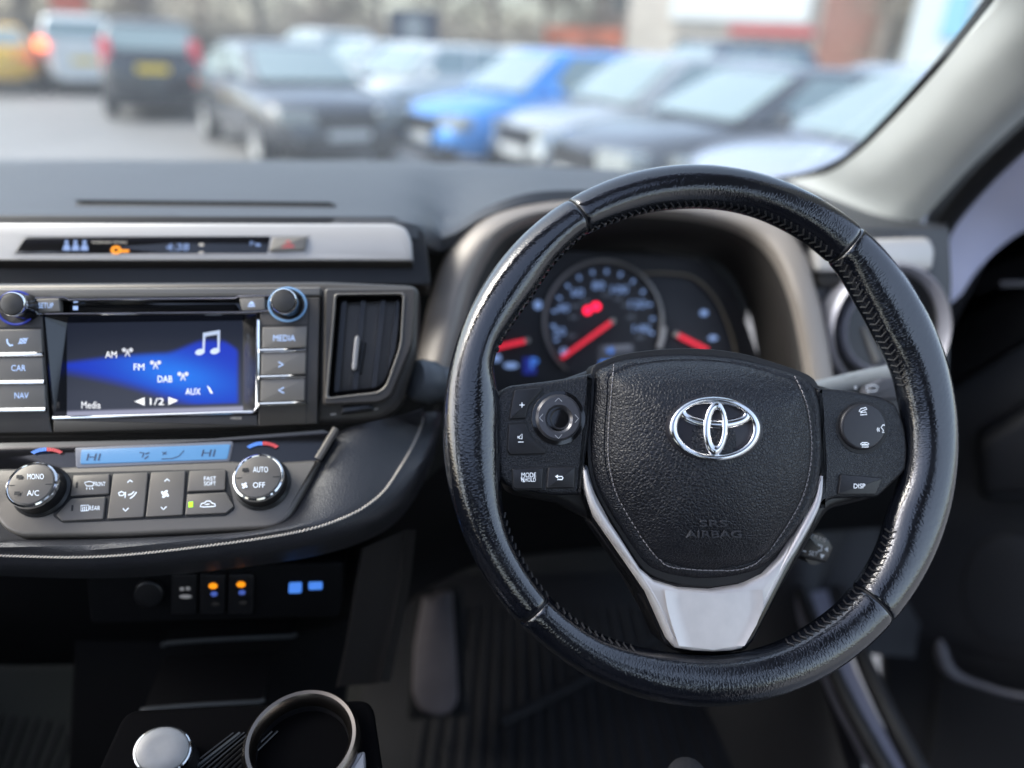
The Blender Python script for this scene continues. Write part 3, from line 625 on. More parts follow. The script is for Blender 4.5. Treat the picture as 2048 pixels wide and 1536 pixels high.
# ------------------------------------------------------------------ climate panel
cli = thing('climate_panel', 'warm grey climate control panel with two chrome-ringed knobs and a pale blue display', 'control panel', CLIM.p(300, 980))
slab('gloss_band', fil([(-300, 884), (0, 884), (420, 876), (648, 858), (672, 870), (645, 920), (560, 938), (-300, 940)], 5), CLIM, -.02, -.002, X['gloss'], cli, bev=.001)
slab('panel_face', fil([(-300, 936), (80, 936), (160, 931), (458, 920), (520, 925), (641, 918), (618, 965), (578, 1038), (545, 1056), (250, 1070), (40, 1072), (6, 1058), (-20, 1020), (-300, 1010)], [0, 4, 6, 6, 10, 6, 10, 26, 20, 10, 20, 20, 10, 0]), CLIM, -.02, .0, X['clim'], cli, bev=.003)
slab('display_bezel', fil([(150, 895), (466, 882), (458, 922), (152, 936)], 5), CLIM, -.004, .0004, X['lcdgrey'], cli, bev=.0006)
lcd = slab('display', fil([(162, 899), (461, 888), (454, 918), (160, 928)], 4), CLIM, -.004, .0012, X['lcd'], cli, bev=.0004)
for s, x, y in (('HI', 187, 914), ('HI', 417, 906)): text(s, x, y, 14, CLIM, .0015, X['ink'], lcd, wd=26, shear=.25)
strokes('display_symbol', [[(279, 905), (288, 906), (284, 915)], [(291, 908), (299, 905)], [(289, 918), (297, 912)]], 2.4, CLIM, .0015, X['ink'], lcd)
strokes('display_symbol', [[(324, 904), (333, 909)], [(333, 903), (325, 910)], [(323, 918), (345, 917), (358, 912), (368, 901)]], 1.8, CLIM, .0015, X['ink'], lcd)
for cx, cy, r, a0, n_ in ((94, 903, 40, 200, 0), (526, 894, 40, 205, 0)):
    for k in range(14):
        t0 = R_(212+k*8.2); t1 = R_(212+k*8.2+6.2)
        if cx < 300: qx, qy, rx, ry = 94, 915, 38, 20
        else: qx, qy, rx, ry = 526, 905, 38, 22
        P4 = [(qx+rx*_c(t0), qy+ry*_s(t0)), (qx+rx*_c(t1), qy+ry*_s(t1)), (qx+rx*.80*_c(t1), qy+(ry-7)*_s(t1)), (qx+rx*.80*_c(t0), qy+(ry-7)*_s(t0))]
        fillpoly('scale_mark', [P4], CLIM, .0004, X['blue'] if k < 7 else X['redprint'], cli)
def cbtn(px, r=3): return slab('button', fil(px, r), CLIM, -.002, .0022, X['clim'], cli, bev=.0007)
cwell = slab('button_well', fil([(130, 945), (452, 938), (470, 1018), (452, 1032), (125, 1046), (105, 1032)], 6), CLIM, -.004, .0004, X['seal'], cli, bev=.0002)
b1 = cbtn([(146, 950), (219, 947), (217, 988), (140, 992)]); b2_ = cbtn([(142, 997), (211, 993), (206, 1038), (124, 1042), (112, 1030)])
b3_ = cbtn([(226, 947), (296, 944), (287, 1034), (214, 1038)]); b4_ = cbtn([(302, 944), (371, 941), (365, 1030), (291, 1034)])
b5_ = cbtn([(379, 941), (452, 938), (450, 980), (374, 983)]); b6_ = cbtn([(374, 988), (452, 984), (468, 1012), (452, 1026), (370, 1030)])
C_ = .0024
text('FRONT', 199, 968, 8.5, CLIM, C_, X['white_lit'], b1, wd=23, shear=.1); strokes('demist_symbol', [[(169, 965), (179, 963), (188, 965), (185, 972), (173, 972), (169, 965)], [(174, 975), (173, 979)], [(179, 975), (180, 979)], [(184, 975), (186, 979)]], 1.6, CLIM, C_, X['white_lit'], b1)
text('REAR', 189, 1016, 8.5, CLIM, C_, X['white_lit'], b2_, wd=22, shear=.1); strokes('demist_symbol', [[(162, 1011), (177, 1010), (177, 1021), (162, 1022), (162, 1011)], [(166, 1013), (165, 1022)], [(169.5, 1013), (169, 1022)], [(173, 1013), (173, 1022)]], 1.5, CLIM, C_, X['white_lit'], b2_)
strokes('arrow', [[(255, 965), (260, 960), (265, 964)], [(246, 1017), (251, 1022), (257, 1016)]], 2, CLIM, C_, X['white_lit'], b3_)
strokes('airflow_symbol', [[(237, 986), (243, 983), (249, 986), (246, 991), (239, 991), (237, 986)], [(251, 984), (250, 996)], [(256, 990), (263, 988), (268, 983)], [(260, 997), (267, 992), (273, 984)]], 2.2, CLIM, C_, X['white_lit'], b3_)
strokes('arrow', [[(329, 963), (334, 958), (339, 962)], [(322, 1014), (327, 1019), (333, 1013)]], 2, CLIM, C_, X['white_lit'], b4_)
def fan(x, y, r, par, off=C_): return fillpoly('fan_symbol', [ell(x+r*.5*_c(R_(a)), y+r*.5*_s(R_(a)), r*.55, r*.3, 10, a+35) for a in (20, 110, 200, 290)], CLIM, off, X['white_lit'], par)
fan(330, 988, 9, b4_)
text('FAST', 420, 957, 8, CLIM, C_, X['white_lit'], b5_, wd=24); text('SOFT', 420, 967, 8, CLIM, C_, X['white_lit'], b5_, wd=24)
strokes('recirculate_symbol', [[(400, 1013), (403, 1007), (409, 1006), (413, 1002), (420, 1002), (424, 1006), (430, 1008), (431, 1012), (425, 1013), (407, 1014), (400, 1013)], [(410, 1009), (419, 1008)]], 1.9, CLIM, C_, X['white_lit'], b6_)
fillpoly('lamp', [[(377, 1004), (386, 1003), (386, 1014), (377, 1015)]], CLIM, C_, X['green'], b6_)
for px, par in ((((152, 964), (156, 964), (155, 976), (151, 976)), b1), (((143, 1010), (147, 1010), (146, 1022), (142, 1022)), b2_)):
    fillpoly('lamp', [px], CLIM, C_, X['seal'], par)
for cx, cy in ((62, 968), (516, 953)):
    kb = knob('knob', cx, cy, 48, cli, CLIM, .017, X['black'], X['clim'], X['chrome'])
    K = .0188
    strokes('joint', [[(cx-44, cy+3), (cx+44, cy)]], 1.6, CLIM, K-.0009, X['seal'], kb)
    if cx < 300:
        text('MONO', 71, 953, 11, CLIM, K, X['white_lit'], kb, wd=33); text('A/C', 66, 986, 11, CLIM, K, X['white_lit'], kb, wd=24)
        fillpoly('lamp', [[(33, 950), (45, 950), (44, 957), (32, 957)], [(29, 983), (40, 983), (39, 990), (28, 990)]], CLIM, K, X['seal'], kb)
    else:
        text('AUTO', 521, 939, 11, CLIM, K, X['white_lit'], kb, wd=30); text('OFF', 518, 970, 11, CLIM, K, X['white_lit'], kb, wd=24)
        fillpoly('lamp', [[(485, 936), (497, 936), (496, 943), (484, 943)]], CLIM, K, X['seal'], kb); fan(489, 971, 7, kb, K)
MB().tube([CLIM.p(672, 858, .004), CLIM.p(648, 898, .004), CLIM.p(636, 918, .002)], .003, 8).build('trim_line', X['clim'], cli)

# ------------------------------------------------------------------ switches and console below
sw = thing('switch_row', 'dark row of small lit switches under the leather bolster', 'switches', D(430, 1190, .60))
SWP = PL(D(430, 1190, .60), tilt(8))
slab('switch_panel', fil([(170, 1140), (690, 1125), (680, 1235), (180, 1250)], 12), SWP, -.03, 0, X['darkplastic'], sw, bev=.003)
for x in (368, 425, 482):
    slab('switch', fil([(x-25, 1150), (x+25, 1149), (x+23, 1228), (x-26, 1229)], 5), SWP, 0, .003, X['black'], sw, bev=.001)
for x, y in ((426, 1172), (482, 1169)):
    fillpoly('lamp', [ell(x, y, 9, 6, 14)], SWP, .0036, X['amber'], sw); fillpoly('lamp', [ell(x+2, y+16, 7, 5, 14)], SWP, .0036, mat('dim blue lamp', (.05, .1, .4), .5, emit=(.12, .2, .7), estr=.12), sw)
    fillpoly('marking', [ell(x+4, y+36, 8, 4, 14)], SWP, .0036, X['bezel'], sw)
fillpoly('marking', [ell(371, 1193, 13, 4, 14), ell(364, 1178, 5, 4, 10), ell(376, 1177, 5, 4, 10)], SWP, .0036, X['thread'], sw)
fillpoly('lamp', [fil([(578, 1165), (604, 1164), (603, 1186), (577, 1187)], 4)], SWP, .0012, X['blue'], sw); fillpoly('lamp', [fil([(617, 1164), (645, 1163), (645, 1179), (617, 1180)], 4)], SWP, .0012, X['blue'], sw)
slab('socket_cover', ell(295, 1190, 30, 26, 28), SWP, 0, .006, X['black'], sw, bev=.002)
con = thing('centre_console', 'black centre console with two stepped storage shelves below the switches', 'console', D(450, 1420, .70))
CB = PL(D(450, 1330, .74), tilt(10))
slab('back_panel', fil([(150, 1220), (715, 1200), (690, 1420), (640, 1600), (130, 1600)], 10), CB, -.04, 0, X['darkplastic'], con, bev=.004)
shelf_m = mat('shelf edge', (.035, .04, .042), .35)
for (x0, y0, x1, y1, d) in ((330, 1284, 590, 1271, .055), (288, 1416, 526, 1402, .085)):
    A = [CB.p(x0, y0, d), CB.p(x1, y1, d), CB.p(x1, y1+7, d), CB.p(x0, y0+7, d)]
    MB().rings([[a+Vector((0, .06, 0)) for a in A], A], True, True, True).build('shelf', X['darkplastic'], con, smooth=False)
    MB().tube(cr([CB.p(x0-4, y0+8, d), CB.p(x0+6, y0+2, d+.001), CB.p((x0+x1)/2, (y0+y1)/2, d+.001), CB.p(x1-6, y1+1, d+.001), CB.p(x1+3, y1-3, d)], 24), .0022, 8).build('shelf_lip', shelf_m, con)
# console top at cup holder height
ctz = D(605, 1470, .49).z
CT = PL((0, .25, ctz), (0, -.12, 1))
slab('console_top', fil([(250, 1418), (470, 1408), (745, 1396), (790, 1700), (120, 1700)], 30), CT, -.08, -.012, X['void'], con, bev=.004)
for i in range(9):
    x = 405+i*13; MB().tube([CT.p(x+62-i*2, 1466-i*.5, -.010), CT.p(x-40, 1545, -.010)], .0008, 5).build('rib', X['black'], con)
MB().tube([CT.p(480, 1466, -.009), CT.p(392, 1534, -.009)], .0012, 5).build('rib', shelf_m, con)
slab('console_trim', fil([(690, 1512), (730, 1500), (732, 1640), (640, 1640)], 6), CT, -.02, -.002, mat('pale console trim', (.30, .30, .32), .4, .4), con, bev=.002)
cup = thing('cup_holder', 'round dark cup holder with a thick brushed silver rim', 'cup holder', CT.p(605, 1470))
ctr = CT.p(604, 1484); rr = .0385
def circ(r, h, n=64): return [ctr+CT.u*r*_c(2*math.pi*k/n)+CT.v*r*_s(2*math.pi*k/n)+CT.n*h for k in range(n)]
MB().rings([circ(rr*1.0, -.012), circ(rr*1.0, -.002), circ(rr*.975, .002), circ(rr*.92, .0045), circ(rr*.86, .0040), circ(rr*.80, .0005), circ(rr*.78, -.006)]).build('rim', mat('brushed bronze ring', (.17, .15, .135), .27, 1.0), cup)
MB().rings([circ(rr*.79, -.004), circ(rr*.77, -.02), circ(rr*.73, -.075), circ(.001, -.076)]).build('well', X['black'], cup)
gear = thing('gear_knob', 'gear knob with bright silver oval cap and chrome collar', 'gear lever', D(325, 1530, .45))
GP = PL(D(327, 1500, .44), -ray(324, 1500).normalized()*.75+Vector((-.10, .0, .40)))
kn = [ell(324, 1500, 56, 45, 40, -22)]
gm = mat('gear cap silver', (.27, .27, .265), .42, .3, var=.08, vscale=120, bump=('noise', 900, .0004, .2))
dome('cap', kn[0], GP, [(0, -.002), (.03, .0004), (.12, .0014), (.5, .0018), (1, .0018)], gm, gear, (324, 1500))
def gring(k, h): 
    p = [GP.px2(q[0], q[1], 0) for q in kn[0]]; cc = GP.px2(324, 1500, 0)
    return [GP.at(cc[0]+(a-cc[0])*k, cc[1]+(b-cc[1])*k, h) for a, b in p]
MB().rings([gring(.98, -.0025), gring(1.02, -.0008), gring(1.06, -.0012), gring(1.09, -.004), gring(1.09, -.008), gring(1.02, -.012)]).build('collar', X['chrome'], gear)
MB().rings([gring(1.0, -.008), gring(1.12, -.02), gring(1.15, -.035), gring(.9, -.06), gring(.5, -.075), gring(.35, -.13)], True, False, True).build('grip', X['black'], gear)

# ------------------------------------------------------------------ floor, footrest, seat
FLP = PL((0, .6, .50), (0, -.10, 1))
mt_ = thing('floor_mat', 'ribbed dark rubber mat in the driver footwell', 'floor mat', FLP.p(1150, 1450))
slab('mat_sheet', fil([(800, 1150), (1600, 1130), (1760, 1640), (640, 1640)], 30), FLP, -.01, 0, X['mat'], mt_, bev=.004)
ribs = MB()
for i in range(26):
    x = 830+i*31; ribs.tube([FLP.p(960+(x-960)*.72+20, 1210, .002), FLP.p(x, 1560, .002)], .004, 6)
ribs.build('rib', X['mat'], mt_, kind='stuff')
MB().tube([FLP.p(1000, 1445, .004), FLP.p(1150, 1370, .004), FLP.p(1330, 1270, .004)], .008, 8).build('raised_edge', X['mat'], mt_)
slab('heel_stud', ell(893, 1496, 9, 9, 20), FLP, 0, .006, X['mat'], mt_, bev=.002)
pmt = thing('floor_mat', 'dark green-black ribbed mat in the passenger footwell', 'floor mat', FLP.p(100, 1450))
slab('mat_sheet', fil([(-300, 1330), (230, 1330), (255, 1640), (-300, 1640)], 20), FLP, -.01, 0, mat('passenger mat', (.0025, .0055, .0052), .7, spec=.2), pmt, bev=.004)
ribs = MB()
for i in range(14): ribs.tube([FLP.p(-90+i*24+20, 1420+i*3, .002), FLP.p(-130+i*24, 1600, .002)], .003, 6)
ribs.build('rib', X['mat'], pmt, kind='stuff')
frp = PL(D(870, 1300, .93), tilt(50))
fr_ = thing('footrest', 'tall grey rounded footrest pad left of the pedals', 'footrest', D(870, 1400, .95))
slab('pad', fil([(846, 1192), (868, 1190), (880, 1180), (904, 1180), (912, 1290), (918, 1400), (900, 1428), (870, 1434), (838, 1420), (824, 1390), (828, 1290)], [4, 8, 8, 6, 20, 16, 16, 16, 16, 20, 20]), frp, -.03, 0, mat('footrest grey', (.055, .048, .052), .65, spec=.3, var=.15, vscale=30), fr_, bev=.006)
slab('base', fil([(830, 1180), (925, 1170), (935, 1430), (815, 1440)], 10), frp, -.07, -.03, X['darkplastic'], fr_, bev=.004)
seat = thing('driver_seat', 'rounded grey cloth front edge of the driver seat low behind the wheel', 'seat', (.2, .12, .55))
sp = D(1375, 1600, .50)
MB().tube(cr([D(1372, 1530, .52), D(1376, 1580, .50), D(1384, 1680, .47), D(1390, 1800, .45)], 14), [.004, .012, .0155, .017]+[.018]*10, 16).build('bolster', X['cloth'], seat)

# ------------------------------------------------------------------ round side vent
rv = thing('round_air_vent', 'round side air vent with pale double ring beyond the wheel rim', 'air vent', RS.p(1765, 660))
RVc = (1768, 658)
rvr = [RS.px2(RVc[0]+100, RVc[1]), RS.px2(*RVc)]; RVR = abs(rvr[0][0]-rvr[1][0])
def rcirc(r, h, n=64): return [RS.at(rvr[1][0]+RVR*r*_c(2*math.pi*k/n), rvr[1][1]+RVR*r*_s(2*math.pi*k/n), h) for k in range(n)]
ringm = mat('vent ring grey', (.34, .34, .39), .35, .4)
MB().rings([rcirc(1.22, -.02), rcirc(1.2, .012), rcirc(1.14, .016), rcirc(1.10, .012), rcirc(1.06, .0)]).build('outer_ring', ringm, rv)
MB().rings([rcirc(1.08, .0), rcirc(1.0, .002), rcirc(.86, -.012), rcirc(.80, -.012)]).build('vent_bowl', X['black'], rv)
MB().rings([rcirc(.82, -.014), rcirc(.81, .0), rcirc(.77, .003), rcirc(.73, .0), rcirc(.72, -.02)]).build('inner_ring', ringm, rv)
MB().rings([rcirc(.72, -.012), rcirc(.70, -.05), rcirc(.01, -.05)]).build('duct', X['seal'], rv)
for k in (-.35, 0, .35):
    a, b = rvr[1]; M = [RS.at(a-RVR*.66, b+RVR*k, -.02), RS.at(a+RVR*.66, b+RVR*k, -.02), RS.at(a+RVR*.66, b+RVR*k+.003, -.02), RS.at(a-RVR*.66, b+RVR*k+.003, -.02)]
    MB().rings([M, [p-RS.n*.02 for p in M]], True, True, True).build('slat', X['black'], rv, smooth=False)
slab('tab', fil([(1725, 660), (1732, 652), (1762, 720), (1752, 730)], 3), RS, -.02, -.008, X['bezel2'], rv, bev=.002)

# ------------------------------------------------------------------ instrument cluster
clu = thing('instrument_cluster', 'instrument cluster with lit speedometer, red needles and blue numerals', 'gauges', CLUS.o)
dialm = mat('dial face', (.030, .030, .036), .5, spec=.3)
slab('face', fil([(900, 560), (1030, 515), (1120, 500), (1400, 515), (1470, 580), (1520, 720), (1530, 830), (900, 830)], 20), CLUS, -.02, -.004, mat('cluster face', (.016, .016, .02), .5), clu, bev=.002)
S0 = (1206, 644)
slab('speedometer', ell(S0[0], S0[1], 118, 122, 64), CLUS, -.004, -.001, dialm, clu, bev=.001)
arc = lambda cx, cy, a, b, t0, t1, n=40: [(cx+a*_c(R_(t0+(t1-t0)*i/(n-1))), cy+b*_s(R_(t0+(t1-t0)*i/(n-1)))) for i in range(n)]
dring = mat('dial ring', (.30, .28, .26), .3, .8)
MB().tube([CLUS.p(x, y, .004) for x, y in arc(*S0, 118, 122, 128, 372)], .0026, 8).build('dial_ring', dring, clu)
MB().tube([CLUS.p(x, y, .004) for x, y in [(1328, 655), (1325, 675), (1318, 697)]], .0038, 8).build('dial_ring', X['satin'], clu)
slab('side_dial', fil([(1285, 552), (1380, 556), (1436, 610), (1468, 700), (1478, 790), (1310, 790)], 20), CLUS, -.004, -.002, mat('side dial face', (.024, .026, .034), .5), clu, bev=.001)
MB().tube([CLUS.p(x, y, .003) for x, y in cr([(1283, 547), (1340, 547), (1385, 555), (1425, 590), (1452, 640), (1468, 690), (1476, 740)], 30)], .0018, 8).build('dial_trim', mat('warm dial trim', (.20, .17, .13), .4, .6), clu)
MB().tube([CLUS.p(x, y, .003) for x, y in cr([(1090, 545), (1040, 552), (1000, 575), (975, 620)], 20)], .0016, 8).build('dial_trim', mat('warm dial trim 2', (.14, .12, .10), .4, .6), clu)
CZ = .001
num = mat('lit dial numerals', (.3, .4, .6), .5, emit=(.30, .48, .95), estr=.14)
numd = mat('dim dial numerals', (.2, .22, .26), .5, emit=(.3, .33, .42), estr=.04)
for s, x, y in (('0', 1128, 703), ('20', 1118, 663), ('40', 1126, 616), ('60', 1155, 585), ('80', 1197, 571), ('100', 1239, 579), ('120', 1275, 608), ('140', 1283, 657)):
    text(s, x, y, 15, CLUS, CZ, num, clu, wd=9*len(s)+6, name='numeral')
for k in range(15):
    t = 143+k*16.4; x, y = S0[0]+104*_c(R_(t)), S0[1]+106*_s(R_(t)); x2, y2 = S0[0]+95*_c(R_(t)), S0[1]+97*_s(R_(t))
    strokes('tick', [[(x, y), (x2, y2)]], 4.5, CLUS, CZ, num, clu)
for s, x, y in (('20', 1143, 672), ('60', 1147, 634), ('80', 1152, 612), ('100', 1170, 602), ('120', 1212, 590), ('140', 1235, 598), ('160', 1252, 610), ('180', 1262, 634), ('200', 1280, 674)):
    text(s, x, y, 8, CLUS, CZ, numd, clu, wd=16, name='numeral')
fillpoly('warning_lamp', [ell(1175, 621, 8, 8, 16), ell(1192, 613, 9, 8, 16)], CLUS, CZ+.0004, X['redlamp'], clu)
slab('lcd', fil([(1198, 690), (1268, 687), (1270, 800), (1190, 800)], 3), CLUS, -.002, .0012, mat('cluster lcd', (.03, .03, .04), .4, emit=(.10, .11, .14), estr=.08), clu, bev=.0003)
fillpoly('lcd_bar', [[(1210, 692), (1262, 689), (1264, 698), (1208, 703)]], CLUS, .0016, X['lcdgrey'], clu)
fillpoly('lcd_text', [ell(1221, 700, 8, 6, 14), [(1200, 722), (1224, 720), (1224, 732), (1200, 734)]], CLUS, .0016, X['blue'], clu)
def needle(p0, p1, w0, w1, nm='needle'):
    a, b = Vector(p0), Vector(p1); t = (b-a).normalized(); n_ = Vector((-t.y, t.x))
    slab(nm, [tuple(a+n_*w0), tuple(a-n_*w0), tuple(b-n_*w1), tuple(b+n_*w1)], CLUS, .006, .008, X['red'], clu, bev=.0003)
    c = b+t*5; slab('needle_hub', ell(c.x, c.y, w1*1.2, w1*1.2, 16), CLUS, .004, .0085, mat('needle hub', (.45, .42, .38), .5), clu, bev=.0005)
needle((1124, 716), (1222, 645), 3.4, 4.2); needle((984, 697), (1050, 682), 4.5, 4.5); needle((1416, 700), (1358, 671), 4, 4.5)
fillpoly('gear_display', [[(1046, 715), (1072, 714), (1072, 748), (1046, 749)]], CLUS, .001, X['bluedim'], clu)
text('P', 1069, 727, 22, CLUS, .0014, X['blue'], clu, wd=15, name='numeral')
for x, y, a, b in ((1076, 610, 8, 9), (993, 716, 9, 8), (1022, 731, 15, 6), (1408, 626, 8, 6), (1426, 676, 9, 5), (985, 640, 7, 6)):
    fillpoly('dial_mark', [ell(x, y, a, b, 14)], CLUS, CZ, num, clu)
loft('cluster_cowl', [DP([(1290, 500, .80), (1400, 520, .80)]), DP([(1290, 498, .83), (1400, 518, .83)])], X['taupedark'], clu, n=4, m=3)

# ------------------------------------------------------------------ column stalks
def stalk(name, label, pts, rad_, tip, mtl, cat='control stalk'):
    t = thing(name, label, cat, pts[0])
    MB().tube(cr(pts, 18), [rad_[0]+(rad_[1]-rad_[0])*i/17 for i in range(18)], 16).build('shaft', mtl, t)
    return t
colA = WC - wn*.10
stk = mat('stalk plastic', (.10, .11, .12), .42)
t1 = stalk('wiper_stalk', 'dark wiper stalk with rounded tip poking out beside the wheel and round radio-side vent', [D(960, 790, .66), D(905, 772, .63), D(845, 762, .61)], (.012, .017), None, stk)
q = D(846, 762, .61); dv = (D(845, 762, .61)-D(905, 772, .63)).normalized(); e1 = dv.orthogonal().normalized(); e2 = dv.cross(e1)
def sring(r, h): return [q+dv*h+(e1*_c(2*math.pi*k/24)+e2*_s(2*math.pi*k/24))*r for k in range(24)]
MB().rings([sring(.0165, -.012), sring(.0185, -.009), sring(.0185, .004), sring(.016, .009), sring(.008, .011)], True, False, True).build('tip', stk, t1)
t1['label'] = 'dark control stalk with a rounded tip showing between wheel rim and centre vent'
t2 = stalk('light_stalk', 'pale grey light stalk with printed symbols behind the wheel in front of the round vent', [D(1560, 800, .62), D(1660, 775, .62), D(1790, 752, .62), D(1880, 745, .62)], (.007, .0125), None, mat('light stalk grey', (.20, .215, .225), .38))
L2 = SF(t2.children[0], ORG[t2])
for x in (1690, 1716): strokes('joint', [[(x-2, 752), (x+1, 790)]], 2.5, L2, .0004, X['seal'], t2)
slab('grip_face', fil([(1738, 776), (1765, 757), (1840, 748), (1850, 800), (1735, 800)], 8), PL(D(1770, 775, .60), tilt(28)), -.012, .0, mat('grip face', (.07, .07, .08), .5), t2, bev=.003)
GF = PL(D(1770, 775, .60), tilt(28))
strokes('light_symbol', [[(1733, 772), (1746, 770), (1756, 773), (1752, 782), (1734, 783), (1733, 772)]], 2.6, GF, .0006, X['white'], t2)
fillpoly('dot', [ell(1711, 775, 3, 3, 10)], GF, .0006, X['white'], t2)
t3 = stalk('cruise_stalk', 'short black cruise control stalk with white SET lettering below the wheel hub', [D(1560, 1080, .60), D(1600, 1088, .585), D(1632, 1098, .57)], (.010, .013), None, X['black'])
CP = PL(D(1636, 1096, .555), Vector((.25, -.80, .45)))
slab('button_face', fil([(1612, 1060), (1660, 1078), (1670, 1096), (1656, 1127), (1600, 1113), (1600, 1084)], 4), CP, -.022, 0, X['black'], t3, bev=.003)
text('SET', 1627, 1107, 9, CP, .0004, X['white'], t3, wd=18, ang=12)
fillpoly('arrow', [[(1640, 1107), (1650, 1110), (1643, 1118)], [(1656, 1094), (1656, 1104), (1648, 1098)]], CP, .0004, X['white'], t3)
strokes('symbol', [[(1605, 1101), (1612, 1103)], [(1636, 1089), (1644, 1092), (1643, 1101), (1636, 1102)]], 2.4, CP, .0004, X['white'], t3)
text('RES', 1640, 1077, 8, CP, .0004, X['thread'], t3, wd=24, ang=20)

# ------------------------------------------------------------------ seats (they shade the lower cabin)
def rbox(name, mtl, par, x0, x1, y0, y1, z0, z1, r=.05, lean=0.0):
    bm = bmesh.new(); bmesh.ops.create_cube(bm, size=1); org = ORG[par]
    for v in bm.verts: v.co = Vector(((x0+x1)/2+v.co.x*(x1-x0), (y0+y1)/2+v.co.y*(y1-y0), (z0+z1)/2+v.co.z*(z1-z0)))
    bmesh.ops.bevel(bm, geom=list(bm.edges), offset=r, segments=4, affect='EDGES', profile=.6)
    V = [v.co+Vector((0, -lean*(v.co.z-z0), 0)) for v in bm.verts]; bm.verts.index_update(); Fc = [[v.index for v in f.verts] for f in bm.faces]; bm.free()
    return obj(name, V, Fc, mtl, par)
rbox('cushion', X['cloth'], seat, .0, .42, -.42, .02, .60, .80); rbox('backrest', X['cloth'], seat, .08, .46, -.62, -.44, .78, 1.36, lean=.3)
ps = thing('passenger_seat', 'dark grey cloth front passenger seat beside the console', 'seat', (-.57, -.2, .55))
rbox('cushion', X['cloth'], ps, -.80, -.32, -.42, .12, .60, .80); rbox('backrest', X['cloth'], ps, -.80, -.32, -.62, -.44, .78, 1.40, lean=.3); rbox('headrest', X['cloth'], ps, -.68, -.44, -.72, -.60, 1.38, 1.56, .03)

# ================================================================== steering wheel
sw_ = thing('steering_wheel', 'black leather steering wheel with silver lower spoke and oval chrome emblem', 'steering wheel', WC)
RIN = [(-180, .1545), (-170.7, .1545), (-161, .1565), (-150, .1600), (-134.5, .1608), (-118, .1590), (-108, .1546), (-100, .150), (-94, .149), (-86, .149), (-80, .156), (-76, .1615), (-68, .1575), (-57, .1545), (-48, .158), (-36, .1604), (-25, .158), (-6, .1567),
       (8, .1570), (25, .1555), (38, .1535), (50, .1455), (63, .1435), (71, .1470), (77, .1465), (82, .1475), (90, .149), (100, .149), (107, .1470), (112, .1445), (117.4, .148), (129, .1516), (141, .1535), (152, .1535), (163, .1545), (170, .1545), (180, .1545)]
def rin(t):
    t = (t+180) % 360-180
    for i in range(len(RIN)-1):
        a, b = RIN[i], RIN[i+1]
        if a[0] <= t <= b[0]: s = sm(a[0], b[0], t) if b[0] > a[0] else 0; return a[1]+(b[1]-a[1])*s
    return RIN[0][1]
ROUT = .1872
def rimp(t, ph, tuck=1.0):
    ri = sum(rin(t+k) for k in (-4.5, -3, -1.5, 0, 1.5, 3, 4.5))/7; rc = .1716; a = ROUT-rc if _c(ph) > 0 else rc-ri; b = .0148
    c, s = _c(ph), _s(ph)
    x = a*tuck*(abs(c)**.9)*(1 if c > 0 else -1); z = b*tuck*(abs(s)**.95)*(1 if s > 0 else -1)
    th = R_(t); rad = rc+x
    return WHEEL.o+(WHEEL.u*_s(th)+WHEEL.v*_c(th))*rad+WHEEL.n*z
SEAMS = [-35.3, 36.3, 134.8, 225.1, 324.7]
for si in range(4):
    t0, t1 = SEAMS[si]+.18, SEAMS[si+1]-.18; n = int((t1-t0)*1.1); NP = 40; V = []; UV = []; Fc = []
    ts = [t0, t0+.12, t0+.35, t0+.8]+[t0+1.4+(t1-t0-2.8)*i/n for i in range(n+1)]+[t1-.8, t1-.35, t1-.12, t1]
    tk = [.90, .945, .975, .994]+[1]*(n+1)+[.994, .975, .945, .90]
    for t, k in zip(ts, tk):
        for j in range(NP+1):
            ph = 2*math.pi*j/NP + math.pi; V.append(rimp(t, ph, k)); UV.append((R_(t)*.172, ph*.0165))
    for i in range(len(ts)-1):
        for j in range(NP): a = i*(NP+1)+j; Fc.append([a, a+1, a+NP+2, a+NP+1])
    obj('rim_leather', V, Fc, X['rim'], sw_, ang=60, uv=UV)
# the core shows only in the seams
MB().rings([[rimp(t, 2*math.pi*j/24, .90) for j in range(24)] for t in range(0, 361, 3)]).build('rim_core', X['seal'], sw_)
mb = MB(); t = 0.0
while t < 360:
    tt = (t+180) % 360-180; t += 1.9
    if -112 < tt < -74 or 76 < tt < 116 or abs(tt) > 160 or min(abs(((tt-s+180) % 360)-180) for s in SEAMS) < 1.0: continue
    A, M_, B = rimp(tt-.75, R_(148)), rimp(tt+.15, R_(162)), rimp(tt-.45, R_(178)); o_ = (WHEEL.n*.0004 - (WHEEL.u*_s(R_(tt))+WHEEL.v*_c(R_(tt)))*.0003)
    mb.tube([A+o_, M_+o_*2.2, B+o_], .00062, 5)
mb.build('rim_stitching', X['thread_black'], sw_, kind='stuff')
